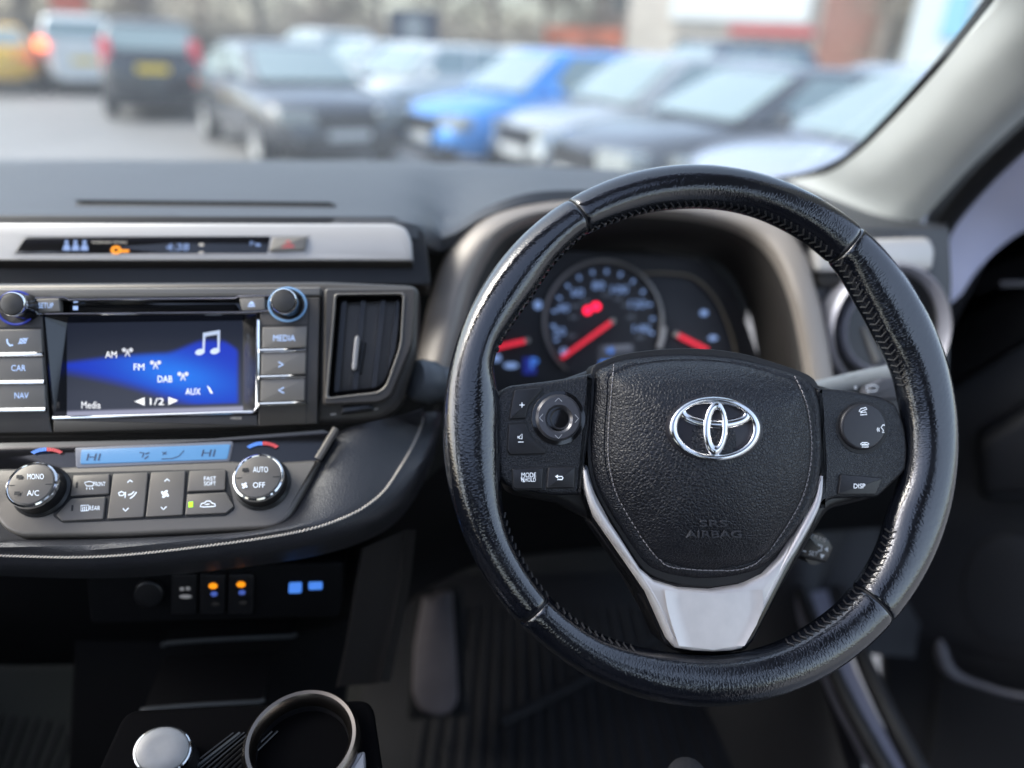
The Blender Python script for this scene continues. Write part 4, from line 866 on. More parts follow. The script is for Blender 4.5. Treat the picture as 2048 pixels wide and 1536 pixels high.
# hub carcass, arms, button pods
slab('hub_base', fil([(1010, 800), (1190, 735), (1240, 722), (1400, 716), (1560, 740), (1640, 768), (1800, 815), (1808, 930), (1760, 995), (1660, 1020), (1500, 1292), (1440, 1330), (1400, 1330), (1345, 1300), (1255, 1140), (1200, 1050), (1120, 1008), (1020, 990), (1004, 900)], 18), WHEEL, -.045, -.012, X['black'], sw_, bev=.006)
podL = slab('button_pod', fil([(990, 800), (1012, 772), (1060, 766), (1110, 760), (1186, 746), (1183, 850), (1172, 925), (1164, 990), (1110, 992), (1022, 978), (998, 955), (992, 880)], [6, 14, 20, 20, 3, 20, 20, 5, 16, 16, 12, 20]), WHEEL, -.03, .0035, X['pod'], sw_, bev=.0038, ns=5)
podR = slab('button_pod', fil([(1634, 774), (1700, 780), (1765, 792), (1794, 806), (1812, 850), (1818, 895), (1815, 938), (1806, 950), (1758, 996), (1664, 998), (1640, 1020), (1644, 930), (1640, 850)], [3, 20, 16, 12, 20, 12, 6, 6, 10, 12, 4, 20, 20]), WHEEL, -.03, .0035, X['pod'], sw_, bev=.0038, ns=5)
P = .0035
def pb(px, parent, r=3, h=.0014, mt='btn'):

    c = Vector((sum(q[0] for q in px)/len(px), sum(q[1] for q in px)/len(px)))
    big = [tuple(c+(Vector(q)-c)*1.0+(Vector(q)-c).normalized()*2.6) for q in px]
    bt = slab('button', fil(px, r), WHEEL, 0, P+h, X[mt], parent, bev=.0008)
    slab('gap', fil(big, r+1), WHEEL, 0, P+.0002, X['seal'], bt, bev=.0001)
    return bt
E_ = P+.0014+.0002
wp = X['white_lit']
bt = pb([(1029, 780), (1081, 775), (1086, 779), (1057, 812), (1051, 837), (1019, 839), (1024, 804)], podL)
strokes('plus', [[(1039, 810), (1049, 810)], [(1044, 805), (1044, 815)]], 1.5, WHEEL, E_, wp, bt)
bt = pb([(1018, 848), (1052, 847), (1057, 863), (1068, 880), (1094, 899), (1089, 908), (1021, 910), (1015, 902)], podL)
strokes('speaker_symbol', [[(1038, 874), (1044, 868), (1044, 878), (1039, 877), (1038, 874)], [(1036, 872), (1036, 877)], [(1036, 884), (1047, 884)]], 1.4, WHEEL, E_, wp, bt)
bt = pb([(1024, 938), (1087, 935), (1084, 978), (1031, 979), (1027, 975)], podL)
text('MODE', 1057.5, 950, 9.5, WHEEL, E_, wp, bt, wd=29); text('HOLD', 1060.5, 959.5, 8, WHEEL, E_, wp, bt, wd=22)
strokes('mute_symbol', [[(1043, 957), (1047, 955), (1047, 964), (1043, 962), (1043, 957)], [(1042, 955), (1049, 964)]], 1.3, WHEEL, E_, wp, bt)
bt = pb([(1097, 935), (1151, 934), (1148, 976), (1093, 977)], podL)
strokes('return_symbol', [[(1113, 953), (1124, 953), (1126, 956), (1124, 959), (1115, 959)]], 2, WHEEL, E_, wp, bt); fillpoly('arrow', [[(1110, 953), (1116, 949), (1116, 957)]], WHEEL, E_, wp, bt)
# direction pad
dp = slab('direction_pad_well', ell(1117, 836, 54, 55, 56), WHEEL, 0, P+.0006, X['gloss'], podL, bev=.0004)
ringslab('direction_pad', ell(1118, 835, 46, 47, 56), ell(1118, 838, 23, 24, 56), WHEEL, P+.0026, P, P-.001, mat('soft grey button', (.12, .12, .13), .24, .6), podL, bev=.0016)
dome('centre_button', ell(1118, 838, 21, 22, 40), WHEEL, [(0, P), (.03, P+.0012), (.3, P+.0002), (1, P-.0012)], X['btn'], podL, (1118, 838))
strokes('arrow', [[(1110, 803), (1117, 796), (1124, 803)], [(1110, 870), (1117, 877), (1124, 869)], [(1086, 828), (1079, 836), (1086, 843)], [(1150, 829), (1157, 837), (1150, 845)]], 1.3, WHEEL, P+.0029, mat('grey print', (.45, .46, .48), .5), podL)
fillpoly('dot', [ell(1118, 836, 3.2, 3.4, 14)], WHEEL, P-.0008, wp, podL)
# telephone pad
slab('phone_pad_well', ell(1725, 855, 52, 53, 56), WHEEL, 0, P+.0003, X['seal'], podR, bev=.0002)
pp = slab('phone_pad', ell(1728, 853, 46, 47, 56), WHEEL, 0, P+.0030, mat('soft button', (.028, .028, .032), .34, .1, bump=('noise', 1500, .0002, .15)), podR, bev=.0022, ns=5)
Q = P+.0033
strokes('phone_symbol', [[(1718, 823), (1722, 817), (1732, 815), (1734, 818), (1727, 821), (1721, 824), (1718, 823)], [(1721, 830), (1722, 825), (1732, 824), (1734, 829), (1721, 830)]], 1.4, WHEEL, Q, wp, pp)
strokes('hangup_symbol', [[(1721, 888), (1725, 885), (1734, 885), (1738, 888), (1735, 890), (1731, 888), (1727, 888), (1723, 890), (1721, 888)], [(1724, 894), (1725, 890), (1736, 890), (1737, 894), (1724, 894)]], 1.4, WHEEL, Q, wp, pp)
strokes('voice_symbol', [[(1766, 849), (1762, 855), (1765, 858), (1767, 862), (1764, 865), (1769, 865)], [(1759, 856), (1757, 859), (1759, 863)], [(1756, 855), (1754, 859), (1756, 863)]], 1.3, WHEEL, Q, wp, pp)
fillpoly('dot', [ell(1768, 850, 1.4, 1.4, 8)], WHEEL, Q, wp, pp)
bt = pb([(1682, 949), (1766, 956), (1752, 989), (1677, 989)], podR); text('DISP', 1719, 972, 9.5, WHEEL, E_, wp, bt, wd=23)
# silver trim of the lower spoke
vt = [(1167, 930), (1171, 978), (1192, 1036), (1296, 1186), (1338, 1280), (1352, 1297), (1388, 1303), (1427, 1305), (1465, 1303), (1486, 1298), (1502, 1276), (1564, 1156), (1622, 1048), (1640, 992), (1644, 942), (1637, 985), (1604, 1052), (1562, 1118), (1530, 1150), (1486, 1172), (1425, 1182), (1362, 1178), (1310, 1162), (1282, 1138), (1228, 1056), (1192, 988)]
slab('gloss_flank', fil([(1160, 930), (1164, 985), (1186, 1045), (1286, 1190), (1330, 1290), (1350, 1304), (1427, 1311), (1492, 1303), (1510, 1282), (1572, 1160), (1630, 1052), (1650, 990), (1652, 930), (1500, 900), (1300, 900)], 8), WHEEL, -.03, -.003, X['gloss'], sw_, bev=.003)
slab('silver_spoke_trim', vt, WHEEL, -.02, .0045, X['satin2'], sw_, bev=.0028, ns=4)
# facetted plate: raised side ridges and a centre crease
fpl = []
for y, xl, xr in ((1180, 1345, 1510), (1215, 1350, 1512), (1250, 1360, 1498), (1292, 1374, 1474)):
    xc = 1428+(y-1180)*.0
    fpl.append([WHEEL.p(xl-16, y, .0066), WHEEL.p(xl-6, y+1, .0058), WHEEL.p(xl+3, y+2, .0051), WHEEL.p(xl+14, y+3, .0050), WHEEL.p(xc, y+8, .0058), WHEEL.p(xr-14, y+2, .0050), WHEEL.p(xr-3, y+1, .0051), WHEEL.p(xr+6, y, .0058), WHEEL.p(xr+15, y, .0066)])
MB().rings(fpl, False).build('plate', X['satin2'], sw_, ang=45)
ridge = lambda pts: MB().tube(cr([WHEEL.p(a, b, h) for a, b, h in pts], 40), [.0012+.0022*math.sin(math.pi*min(1, i/24)) for i in range(40)], 12)
ridge([(1169, 940, .003), (1180, 990, .0035), (1206, 1042, .0035), (1300, 1178, .0035), (1346, 1275, .004)]).build('ridge', X['satin2'], sw_)
ridge([(1642, 952, .003), (1634, 1000, .0035), (1610, 1050, .0035), (1546, 1168, .0035), (1496, 1270, .004)]).build('ridge', X['satin2'], sw_)
# airbag cushion
padpx = cr([(1190, 742), (1212, 728), (1250, 714), (1325, 704), (1400, 703), (1475, 711), (1550, 731), (1618, 758), (1636, 795), (1642, 850), (1643, 915), (1634, 975), (1608, 1042), (1562, 1108), (1526, 1143), (1480, 1160), (1420, 1168), (1362, 1163), (1312, 1148), (1284, 1126), (1242, 1062), (1204, 998), (1184, 940), (1180, 870), (1186, 795)], 130, True)
slab('cushion_gap', [tuple(Vector((1412, 930))+(Vector(q)-Vector((1412, 930)))*1.026) for q in padpx], WHEEL, -.02, -.001, X['seal'], sw_, bev=.001)
prof = [(0, -.012), (.003, -.004), (.012, .0005), (.03, .0045), (.06, .0075), (.095, .0098), (.105, .0094), (.112, .0095), (.122, .0108), (.2, .0165), (.35, .0235), (.6, .0300), (.85, .0334), (1, .0340)]
p2 = [WHEEL.px2(q[0], q[1], 0) for q in padpx]; c2 = WHEEL.px2(1422, 885, .034); rg = []
for t, h in prof:
    row = []
    for a, b in p2:
        x, y = a+(c2[0]-a)*t, b+(c2[1]-b)*t
        hh = h - 5.5*max(0, y-.018)**2 - 1.2*max(0, -y-.03)**2
        row.append(WHEEL.at(x, y, hh))
    rg.append(row)
pad = MB().rings(rg, True, False, True).build('airbag_cushion', X['pad'], sw_, ang=70)
PD = SF(pad, ORG[sw_])
stq = cr([(1228, 728), (1223, 790), (1217, 870), (1219, 930), (1238, 998), (1278, 1066), (1316, 1116), (1345, 1134), (1420, 1141), (1488, 1136), (1530, 1110), (1580, 1040), (1609, 980), (1622, 905), (1617, 830), (1604, 785), (1588, 752)], 100)
strokes('stitch_groove', [[tuple(q) for q in stq]], 5, PD, .00015, X['seal'], pad)
mb = MB()
for i in range(len(stq)-1):
    a, b = stq[i], stq[i+1]; mb.tube([PD.p(*a.lerp(b, .1), .0001), PD.p(*a.lerp(b, .5), .0007), PD.p(*a.lerp(b, .88), .0001)], .00042, 5)
mb.build('stitching', mat('grey thread', (.22, .21, .22), .6), pad)
for s, y, wd, h in (('SRS', 1046, 54, 12), ('AIRBAG', 1067, 110, 13)): text(s, 1426, y, h, PD, -.0002, mat('highlit embossed vinyl', (.055, .058, .066), .28), pad, wd=wd, ext=.0016, name='embossed_lettering')  # letters lighter than the pad: highlights of the embossing put into the colour
strokes('embossed_line', [[(1399, 1056), (1454, 1057)]], 1.6, PD, .0007, X['pod'], pad)
strokes('embossed_frame', [[(1408, 1090), (1440, 1090), (1441, 1110), (1409, 1111), (1408, 1090)], [(1416, 1102), (1424, 1100), (1433, 1101)], [(1420, 1106), (1432, 1106)], [(1412, 1096), (1412, 1106)]], 1.5, PD, .0005, X['black'], pad)
# emblem
em = dome('emblem', ell(1430, 858, 97, 69, 64, 2.2), WHEEL, [(0, .0300), (.02, .0325), (.06, .0330), (1, .0330)], mat('emblem ground', (.030, .029, .036), .38, .3), sw_, (1430, 858), hout=.032)
def band(outer, inner, h0, h1, k=9):
    n = len(outer); rg = []
    for i in range(k):
        t = i/(k-1); h = h0+(h1-h0)*math.sin(math.pi*t)**.26
        rg.append([WHEEL.p(*(Vector(a).lerp(Vector(b), t)), h) for a, b in zip(outer, inner)])
    return MB().rings(rg).build('emblem_ring', X['chrome'], em, ang=80)
band(ell(1430, 858, 92.5, 65, 72, 2.2), ell(1430, 856.5, 74.5, 52.5, 72, 2.2), .0330, .0364)
band(ell(1431, 829.5, 73, 29, 64, 2.6), ell(1430, 823.5, 56.5, 15.5, 64, 2.6), .0330, .0361)
band(ell(1431, 857, 26.5, 55.5, 64, 2.2), ell(1433, 855, 10, 34, 64, 2.2), .0330, .0373)
# shroud of the steering column
shp = PL(WC-wn*.07, wn)
colm = thing('column_shroud', 'dark plastic steering column shroud hidden behind the wheel hub', 'column cover', WC-wn*.1)
slab('cover', fil([(1230, 850), (1400, 800), (1600, 850), (1640, 1000), (1560, 1120), (1330, 1120), (1230, 1000)], 50), shp, -.16, .0, X['darkplastic'], colm, bev=.02)

# ================================================================== outside: parked cars
def paint(name, col, met=.3, rough=.25): return mat(name, col, rough, met, coat=.7)
XG = mat('car window glass', (.24, .31, .31), .12, .25, spec=.7, coat=.5)
XT = mat('tyre rubber', (.015, .015, .016), .8); XR = mat('alloy', (.45, .46, .48), .3, .8); XB = mat('black car trim', (.014, .014, .016), .45)
XH = mat('headlamp lens', (.30, .33, .33), .12, .2, coat=1); XL = mat('red tail lamp', (.50, .03, .05), .15, coat=1, emit=(1, .03, .06), estr=.12)
XPW = mat('white number plate', (.42, .44, .45), .4); XPY = mat('yellow number plate', (.75, .52, .04), .4)
WREAR = paint('van white', (.62, .64, .64), 0)
PROF = {
 'hatch': dict(L=4.25, W=1.80, H=1.48, top=[(-.5, .72), (-.485, .90), (-.44, 1.0), (-.2, 1.0), (.12, .98), (.23, .95), (.36, .87), (.44, .78), (.485, .66), (.5, .50)], gb=(-.47, .25), gr=(-.36, .07)),
 'saloon': dict(L=4.65, W=1.83, H=1.43, top=[(-.5, .70), (-.49, .92), (-.46, .98), (-.3, .99), (.12, .96), (.22, .93), (.36, .86), (.44, .78), (.485, .66), (.5, .50)], gb=(-.40, .23), gr=(-.22, .04)),
 'suv': dict(L=4.5, W=1.86, H=1.70, top=[(-.5, .80), (-.485, 1.02), (-.45, 1.12), (-.2, 1.12), (.12, 1.10), (.25, 1.06), (.38, .98), (.455, .88), (.49, .74), (.5, .55)], gb=(-.485, .27), gr=(-.40, .10)),
 'van': dict(L=4.6, W=1.83, H=1.86, top=[(-.5, .75), (-.495, 1.0), (-.48, 1.18), (-.2, 1.18), (.15, 1.16), (.28, 1.10), (.40, .98), (.465, .86), (.492, .72), (.5, .55)], gb=(-.495, .30), gr=(-.46, .14)),
}
def lathe_y(prof, y0, n=28): return [[Vector((r*_c(2*math.pi*k/n), y0+y, r*_s(2*math.pi*k/n))) for k in range(n)] for r, y in prof]
def parked_car(name, label, kind, col, px, dist, face, group='cars parked in the car park', plate_w=True, cat='car', rear_lit=False, z_scale=1.0):
    """face: angle in degrees of the car's nose, clockwise from 'straight at us'; 180 = showing its tail"""
    p = dict(PROF[kind]); L, W, H = p['L'], p['W'], p['H']*z_scale
    d = ray(px, 90); d.z = 0; d.normalize(); pos = Vector((CAM.x, CAM.y, GZ))+d*dist
    a = math.atan2(-d.y, -d.x) + R_(face)
    t = thing(name, label, cat, pos, group); ORG[t] = Vector((0, 0, 0)); t.rotation_euler = (0, 0, a)
    top = p['top']; rg = []
    xs = [x for x, z in top]
    for x, z in top:
        e = abs(x)*2; wf = 1-.30*max(0, e-.80)/.20*max(0, e-.80)/.20-.05*e; hw = W/2*wf; zb = .24+.12*max(0, e-.82)/.18
        zs = [(0, zb), (.80, zb), (.97, zb+.10), (1.0, .45*(z+zb)), (1.0, z-.14), (.95, z-.05), (.84, z-.004), (.45, z+.02), (0, z+.03)]
        half = [Vector((x*L, hw*f, zz)) for f, zz in zs]
        rg.append(half+[Vector((v.x, -v.y, v.z)) for v in half[-2:0:-1]])
    M = []; cols = len(rg[0])
    fine = [cr([r[j] for r in rg], 30) for j in range(cols)]
    rg2 = [[fine[j][i] for j in range(cols)] for i in range(30)]
    body = MB().rings(rg2, True, True, True).build('body', col, t, ang=50)
    bz = max(z for x, z in top)-.02; b0_, b1_ = p['gb'][0]*L, p['gb'][1]*L; r0_, r1_ = p['gr'][0]*L, p['gr'][1]*L
    wb, wrf = W/2*.90, W/2*.70
    def gring_(tt, ins=0.0):
        x0, x1 = b0_+(r0_-b0_)*tt, b1_+(r1_-b1_)*tt; hw = wb+(wrf-wb)*tt**1.2; z = bz+(H-bz)*tt
        pts = fil([(x0+ins, -hw+ins), (x1-ins, -hw*.90+ins), (x1-ins, hw*.90-ins), (x0+ins, hw-ins)], [.18, .22, .22, .18], 5); 
        return [Vector((q.x+(.06*(1-(q.y/hw)**2) if q.x > (x0+x1)/2 else 0), q.y, z)) for q in pts]
    MB().rings([gring_(0), gring_(.3), gring_(.6), gring_(.88), gring_(.97, .05), [v+Vector((0, 0, .012)) for v in gring_(1.0, .22)]], True, False, True).build('roof', col, t, ang=50)
    def quad(nm, f, mt, n=6, par=t):
        g_ = [[f(i/n, j/n) for i in range(n+1)] for j in range(n+1)]; return MB().rings(g_, False).build(nm, mt, par)
    def gl_front(s, u, b=b1_, r=r1_, sg=1):
        tt = .06+.82*u; hw = (wb+(wrf-wb)*tt**1.2)*(.90 if sg > 0 else 1)*.90; y = (s*2-1)*hw
        return Vector((b+(r-b)*tt+sg*.018+(.06*(1-(y/(hw/.9))**2) if sg > 0 else 0), y, bz+(H-bz)*tt))
    quad('windscreen', gl_front, XG)
    quad('rear_window', lambda s, u: gl_front(s, u*.8+.12, b0_, r0_, -1), XG)
    for sg in (-1, 1):
        for (s0, s1) in ((.16, .52), (.56, .90)):
            def side(s, u, sg=sg, s0=s0, s1=s1):
                tt = .08+.76*u; x0, x1 = b0_+(r0_-b0_)*tt, b1_+(r1_-b1_)*tt; ss = s0+(s1-s0)*s; x = x0+(x1-x0)*ss
                hw = wb+(wrf-wb)*tt**1.2; hw = hw*(1-.10*ss)
                return Vector((x, sg*(hw+.012), bz+(H-bz)*tt))
            quad('side_window', side, XG, 4)
        m_ = MB(); m_.rings([[Vector((b1_-.28+a_, sg*(wb+.02+b_), bz+.02+c_)) for a_, c_ in ((-.12, 0), (-.05, 0), (-.05, .09), (-.12, .11))] for b_ in (-.02, .13)], True, True, True); m_.build('mirror', col, t)
        for fx in (-.30, .31):
            wx_ = fx*L; r = .33 if kind in ('suv', 'van') else .315
            tb = MB().rings([[v+Vector((wx_, 0, r)) for v in q] for q in lathe_y([(r*.66, .0), (r*.9, -.005), (r, .03), (r, .19), (r*.6, .2)] if sg < 0 else [(r*.66, .0), (r*.9, .005), (r, -.03), (r, -.19), (r*.6, -.2)], sg*(W/2-.02))]).build('tyre', XT, t)
            rm = MB().rings([[v+Vector((wx_, 0, r)) for v in q] for q in lathe_y([(.002, sg*-.03), (.05, sg*-.012), (r*.5, sg*-.022), (r*.66, sg*.004)], sg*(W/2-.02))]); rm.build('rim', XR, tb)
            MB().rings([[v+Vector((wx_, 0, r)) for v in q] for q in lathe_y([(r*1.0, 0), (r*1.10, 0)], sg*(W/2+.004))]).build('wheel_arch', XB, t)
    def sph(nm, x, y0, y1, z0, z1, mt, dpt=.05, par=t):
        s = 1 if x > 0 else -1; k = fil([(y0, z0), (y1, z0), (y1, z1), (y0, z1)], min(abs(y1-y0), abs(z1-z0))*.3, 4)
        return MB().rings([[Vector((x-s*.25-s*.30*max(0, abs(q.x)-.55), q.x, q.y)) for q in k], [Vector((x-s*.30*max(0, abs(q.x)-.55), q.x, q.y)) for q in k]], True, True, True).build(nm, mt, par)
    fz_ = top[-3][1]; xf = L*.5; xr = -L*.5
    for sg in (-1, 1):
        sph('headlight', xf-.02, sg*.40, sg*.80, fz_-.20, fz_-.03, XH)
        if kind in ('suv', 'van'): sph('tail_light', xr+.055, sg*.62, sg*.80, .86, 1.36, XL)
        else: sph('tail_light', xr+.015, sg*.45, sg*.80, .70, .86, XL)
    sph('grille', xf+.005, -.38, .38, .50, fz_-.08, XB); sph('lower_intake', xf+.005, -.62, .62, .26, .40, XB)
    sph('number_plate', xf+.022, -.26, .26, .405, .515, XPW); sph('number_plate', xr-.02, -.26, .26, .72 if kind != 'suv' else .82, .83 if kind != 'suv' else .95, XPY)
    sph('rear_bumper', xr-.01, -.75, .75, .26, .42, XB)
    if rear_lit: sph('indicator', xr-.02, .70, .92, 1.00, 1.22, X['amber2'])
    return t
dk = paint('dark grey paint', (.03, .036, .048), .3); bk = paint('black paint', (.022, .026, .034), .2); bl = paint('bright blue paint', (.03, .22, .62), .2)
sv = paint('silver paint', (.33, .36, .38), .3); lb = paint('pale blue silver paint', (.34, .38, .47), .3); wh = paint('white paint', (.56, .59, .59), 0); nv = paint('navy paint', (.05, .07, .11), .3); ye = paint('yellow paint', (.62, .36, .03), 0)
gy = paint('mid grey paint', (.06, .068, .082), .3)
parked_car('parked_car', 'dark grey saloon facing us with a white number plate, beside the empty tarmac', 'saloon', dk, 566, 11.4, 17)
parked_car('parked_car', 'black estate seen from behind with tall red tail lights and yellow number plate', 'suv', bk, 308, 17.2, 178, z_scale=.97)
parked_car('parked_van', 'white van seen from behind with one glowing amber indicator', 'van', WREAR, 155, 23, 182, cat='van', rear_lit=True, z_scale=.93)
parked_car('parked_car', 'yellow car at the far edge of the car park past the white van', 'hatch', ye, -8, 23, 176)
parked_car('parked_car', 'bright blue hatchback parked at an angle between white and silver cars', 'hatch', bl, 1112, 10.6, -50)
parked_car('parked_car', 'silver hatchback parked between the bright blue hatchback and the mid grey saloon', 'hatch', sv, 1345, 9.6, -50)
parked_car('parked_car', 'mid grey saloon parked at an angle directly behind the top of the steering wheel', 'saloon', gy, 1570, 8.2, -46)
parked_car('parked_car', 'pale blue silver car close beside the windscreen pillar', 'hatch', lb, 1960, 6.9, -46)
parked_car('parked_car', 'white hatchback tucked between the dark grey saloon and the blue hatchback', 'hatch', wh, 850, 14.2, -46)
parked_car('parked_car', 'white car with its roof showing just above the dark grey saloon', 'hatch', wh, 735, 18.5, -46)
parked_car('parked_van', 'white van farthest back behind the dark grey saloon', 'suv', wh, 640, 25, -40, cat='van')
parked_car('parked_car', 'white hatchback half hidden behind the roof of the blue hatchback', 'hatch', wh, 1040, 17, -46)
parked_car('parked_car', 'navy suv showing its dark roof behind the mid grey saloon', 'suv', nv, 1440, 15.5, -48)
parked_car('parked_car', 'white car behind the navy suv and under the white shop sign', 'hatch', wh, 1310, 20, -46)
parked_car('parked_car', 'pale silver car standing behind the pale blue car', 'hatch', lb, 1800, 13.5, -46)

# ================================================================== outside: buildings, signs, trees
def far_plane(px, dist, face=0.0):
    d = ray(px, 90); d.z = 0; d.normalize(); pos = Vector((CAM.x, CAM.y, GZ))+d*dist; a = math.atan2(-d.y, -d.x)+R_(face)
    return Matrix.Translation(pos) @ Matrix.Rotation(a, 4, 'Z'), pos      # local x looks at us, y to the right of the frame is negative
def local(name, M, boxes, mt, par, kind=None):
    mb = MB()
    for b in boxes: mb.box(*b, M=M)
    return mb.build(name, mt, par, smooth=False)
brick = mat('brick wall', (.26, .13, .10), .85, var=.25, vscale=6); stone = mat('buff render', (.45, .41, .36), .85, var=.1, vscale=2); bwhite = mat('white sign board', (.58, .61, .62), .5)
bglass = mat('shop glass', (.10, .13, .15), .1, spec=.8); roofm = mat('roof slates', (.16, .15, .15), .8)
Mb, pb_ = far_plane(1560, 36, -8)
shop = thing('shop_building', 'low brick shop with long white sign board and glazed front behind the silver saloon', 'building', pb_)
local('wall', Mb, [(-8, 0, -7, 8.5, 0, 6.2)], stone, shop)
local('brick_panel', Mb, [(0, .12, 1.5, 3.7, 0, 5.2)], brick, shop); local('brick_panel', Mb, [(0, .12, 3.9, 8.5, 0, .9)], brick, shop)
local('sign_board', Mb, [(0.0, .35, -4.9, 1.0, 2.85, 4.6)], bwhite, shop); local('red_stripe', Mb, [(0, .30, -2.2, 1.3, 2.35, 2.7)], mat('red stripe', (.45, .08, .08), .5), shop)
for y in (-4.6, -3.1, -1.6, -.1): w_ = local('window', Mb, [(0, .08, y, y+1.3, .3, 2.1)], XB, shop); local('pane', Mb, [(.08, .10, y+.08, y+1.22, .4, 2.02)], bglass, w_)
for y in (3.95, 7.1): w_ = local('window', Mb, [(0, .08, y, y+.7, 1.0, 3.4)], bwhite, shop); local('pane', Mb, [(.08, .10, y+.1, y+.6, 1.1, 3.3)], bglass, w_)
local('column', Mb, [(.0, .5, 4.8, 6.8, 0, 5)], mat('buff column', (.38, .35, .30), .8), shop); local('roof', Mb, [(-8.4, .5, -7.3, 8.8, 6.2, 6.5)], roofm, shop)
M2, p2_ = far_plane(1900, 26, -14)
unit = thing('white_showroom', 'white clad showroom with a blue panel next to the windscreen pillar', 'building', p2_)
local('wall', M2, [(-8, 0, -1.2, 9.0, 0, 5)], mat('white cladding', (.40, .45, .47), .5), unit); local('blue_panel', M2, [(0, .1, -.35, .3, 2.2, 5)], mat('blue panel', (.16, .36, .52), .5), unit)
local('window', M2, [(0, .08, 1.5, 6.5, .3, 2.4)], bglass, unit); local('roof', M2, [(-8.2, .3, -1.4, 9.2, 5, 5.25)], roofm, unit)
M3, p3_ = far_plane(1290, 44, 0)
hse = thing('brick_house', 'brick house with slate roof beyond the white cars', 'building', p3_)
local('wall', M3, [(-7, 0, -3, 3.4, 0, 5.6)], mat('pale brick', (.34, .27, .23), .85, var=.2, vscale=5), hse)
for y in (-2.2, .8): 
    for z in (.9, 3.4): w_ = local('window', M3, [(0, .06, y, y+1.3, z, z+1.3)], bwhite, hse); local('pane', M3, [(.06, .08, y+.1, y+1.2, z+.1, z+1.2)], bglass, w_)
MB().rings([[M3 @ Vector(v) for v in ((.5, y, 5.6), (-3.5, y, 8), (-7.5, y, 5.6))] for y in (-3.3, 3.7)], True, True, True).build('roof', roofm, hse, smooth=False)
def sign(name, label, px, dist, w_, z0, z1, mt, disc=None, disc_m=None):
    M, p = far_plane(px, dist); t = thing(name, label, 'sign', p)
    local('board', M, [(-.04, .04, -w_/2, w_/2, z0, z1)], mt, t); local('post', M, [(-.14, -.04, -w_/2+.1, -w_/2+.2, 0, z1)], XB, t); local('post', M, [(-.14, -.04, w_/2-.2, w_/2-.1, 0, z1)], XB, t)
    if disc: MB().rings([[M @ Vector((.045+e, disc*_c(2*math.pi*k/24), (z0+z1)/2+disc*_s(2*math.pi*k/24))) for k in range(24)] for e in (0, .02)], True, True, True).build('disc', disc_m, t)
sign('notice_board', 'dark navy sign board with a pale round emblem above the white cars', 828, 24, 1.45, 1.35, 2.35, mat('navy board', (.02, .03, .06), .5), .36, mat('pale disc', (.22, .25, .27), .5))
M, p = far_plane(152, 30); rs = thing('road_sign', 'round white road sign with red foot standing above the white van', 'sign', p)
MB().rings([[M @ Vector((e, .75*_c(2*math.pi*k/24), 3.1+.6*_s(2*math.pi*k/24))) for k in range(24)] for e in (0, .06)], True, True, True).build('disc', bwhite, rs); local('post', M, [(-.1, 0, -.06, .06, 0, 3)], XB, rs); local('red_plate', M, [(0, .05, -.5, .5, 1.9, 2.45)], mat('red plate', (.5, .12, .08), .5), rs)
bar = mat('orange plastic', (.45, .13, .06), .5)
for i, (px, lab_) in enumerate(((1128, 'orange plastic barrier above the roof of the blue hatchback'), (1206, 'orange plastic barrier nearest the brick house'))):
    M, p = far_plane(px, 27); t = thing('road_barrier', lab_, 'barrier', p, 'orange barriers behind the cars')
    local('panel', M, [(-.05, .05, -.65, .65, 1.65, 2.15)], bar, t); local('panel', M, [(-.05, .05, -.65, .65, .75, 1.2)], bar, t); local('foot', M, [(-.3, .3, -.60, -.5, 0, 2.15)], bar, t); local('foot', M, [(-.3, .3, .5, .6, 0, 2.15)], bar, t)
# bare winter trees and a hedge along the far edge
bark = mat('bark', (.20, .17, .15), .9, var=.3, vscale=3); twig = mat('winter twigs', (.25, .20, .165), .9, var=.35, vscale=1.5); ivy = mat('olive twigs', (.21, .19, .145), .8, var=.4, vscale=1.2)
def tree_mesh(seed, leafm):
    rn = random.Random(seed); tr = MB(); cw = MB(); h = rn.uniform(7, 9)
    tr.tube([(0, 0, 0), (.1, .05, h*.35), (.0, -.1, h*.7), (.1, .1, h)], [.24, .18, .10, .03], 8)
    for i in range(34):
        z = h*rn.uniform(.15, .9); a = rn.uniform(0, 6.28); l = rn.uniform(1.2, 3.0)*(1.15-z/h*.5); b = Vector((0, 0, z)); e = b+Vector((_c(a)*l, _s(a)*l, l*rn.uniform(.3, .9)))
        m_ = b.lerp(e, .5)+Vector((0, 0, -.1)); tr.tube([b, m_, e], [.07, .045, .012], 5)
        for k in range(120):
            q = b.lerp(e, rn.uniform(.25, 1.1))+Vector((rn.gauss(0, .4), rn.gauss(0, .4), rn.gauss(0, .4))); s = rn.uniform(.10, .34)
            u = (e-b).normalized()*.5+Vector((rn.gauss(0, .6), rn.gauss(0, .6), rn.gauss(0, .6))); u = u.normalized()*s; v = u.orthogonal().normalized()*rn.uniform(.010, .030)
            cw.add([q-u, q+v, q+u, q-v], [[0, 1, 2, 3]])
    return tr, cw, leafm
trunk_cache = []
root = thing('bare_tree', 'proto', 'tree', (0, 0, 0), 'bare trees along the far side'); protos = []
for i, lm_ in enumerate((twig, ivy, twig)):
    tr, cw, _m = tree_mesh(11+i, lm_); protos.append((tr.build('trunk', bark, root), cw.build('crown', lm_, root, smooth=False)))
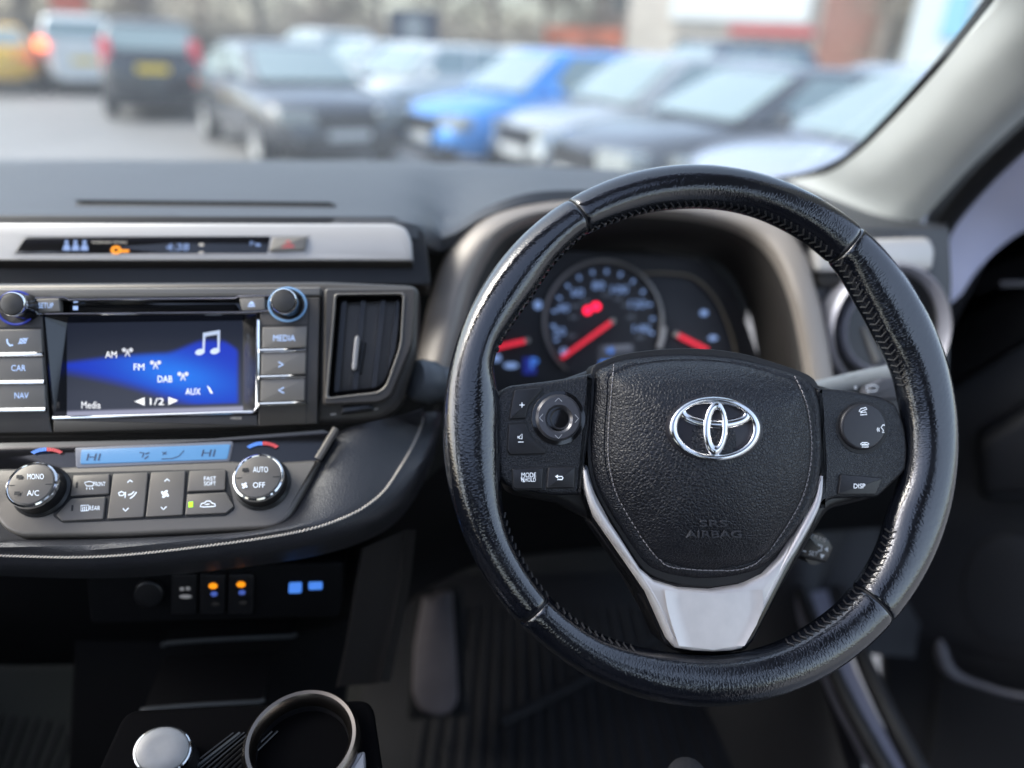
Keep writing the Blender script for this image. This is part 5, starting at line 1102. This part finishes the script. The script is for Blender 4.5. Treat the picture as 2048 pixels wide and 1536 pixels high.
tl = [(-60, 34, 0), (60, 37, 1), (185, 40, 2), (300, 36, 0), (415, 42, 2), (520, 38, 1), (640, 43, 0), (760, 39, 1), (880, 44, 2), (990, 40, 1), (1090, 45, 0), (1190, 41, 1), (1770, 34, 1), (-190, 36, 2)]
desc = ['brown twiggy bare tree', 'olive brown bare tree', 'brown branching bare tree']
where = ['above the yellow car', 'between the yellow car and the white van', 'behind the white van', 'directly behind the black estate', 'right of the black estate', 'above the dark grey saloon', 'above the farthest white van', 'beside the navy sign board, on its near side', 'just past the navy sign board', 'above the white hatchbacks', 'above the orange barriers', 'next to the brick house', 'between the brick shop and the white showroom', 'off beyond the yellow car']
rn = random.Random(3)
for i, (px, dist, k) in enumerate(tl):
    M, p = far_plane(px, dist); o = root if i == 0 else root.copy()
    if i: COL.objects.link(o)
    o.location = p; o.rotation_euler = (0, 0, rn.uniform(0, 6.28)); o.scale = (1, 1, rn.uniform(.85, 1.2)); tag(o, desc[k]+' '+where[i], 'tree', 'bare trees along the far side')
    for q in protos[k]:
        c = q.copy(); COL.objects.link(c); c.parent = o
for q in [x for pr in protos for x in pr]: bpy.data.objects.remove(q)
hd = MB(); rh = random.Random(5); Mh, ph_ = far_plane(560, 33, 0); hedge = thing('hedge', 'long brown-green hedge along the far side of the car park', 'hedge', ph_)
for k in range(26000):
    y = rh.uniform(-15, 15); z = abs(rh.gauss(0, .75))+rh.uniform(0, .8); x = rh.gauss(0, .45); q = Mh @ Vector((x, y, min(z, 2.4+.3*math.sin(y*1.3)))); s = rh.uniform(.04, .11)
    u = Vector((rh.gauss(0, 1), rh.gauss(0, 1), rh.gauss(0, 1))).normalized()*s; v = u.orthogonal().normalized()*s*.6
    hd.add([q-u, q+v, q+u, q-v], [[0, 1, 2, 3]])
hd.build('foliage', mat('hedge leaves', (.25, .215, .175), .85, var=.35, vscale=.8), hedge, smooth=False)
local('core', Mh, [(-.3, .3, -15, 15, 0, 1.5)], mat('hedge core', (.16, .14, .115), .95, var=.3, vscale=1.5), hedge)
local('verge', Mh, [(.5, 3, -16, 16, 0, .06)], mat('grass verge', (.08, .10, .045), .95, var=.3, vscale=2), hedge)
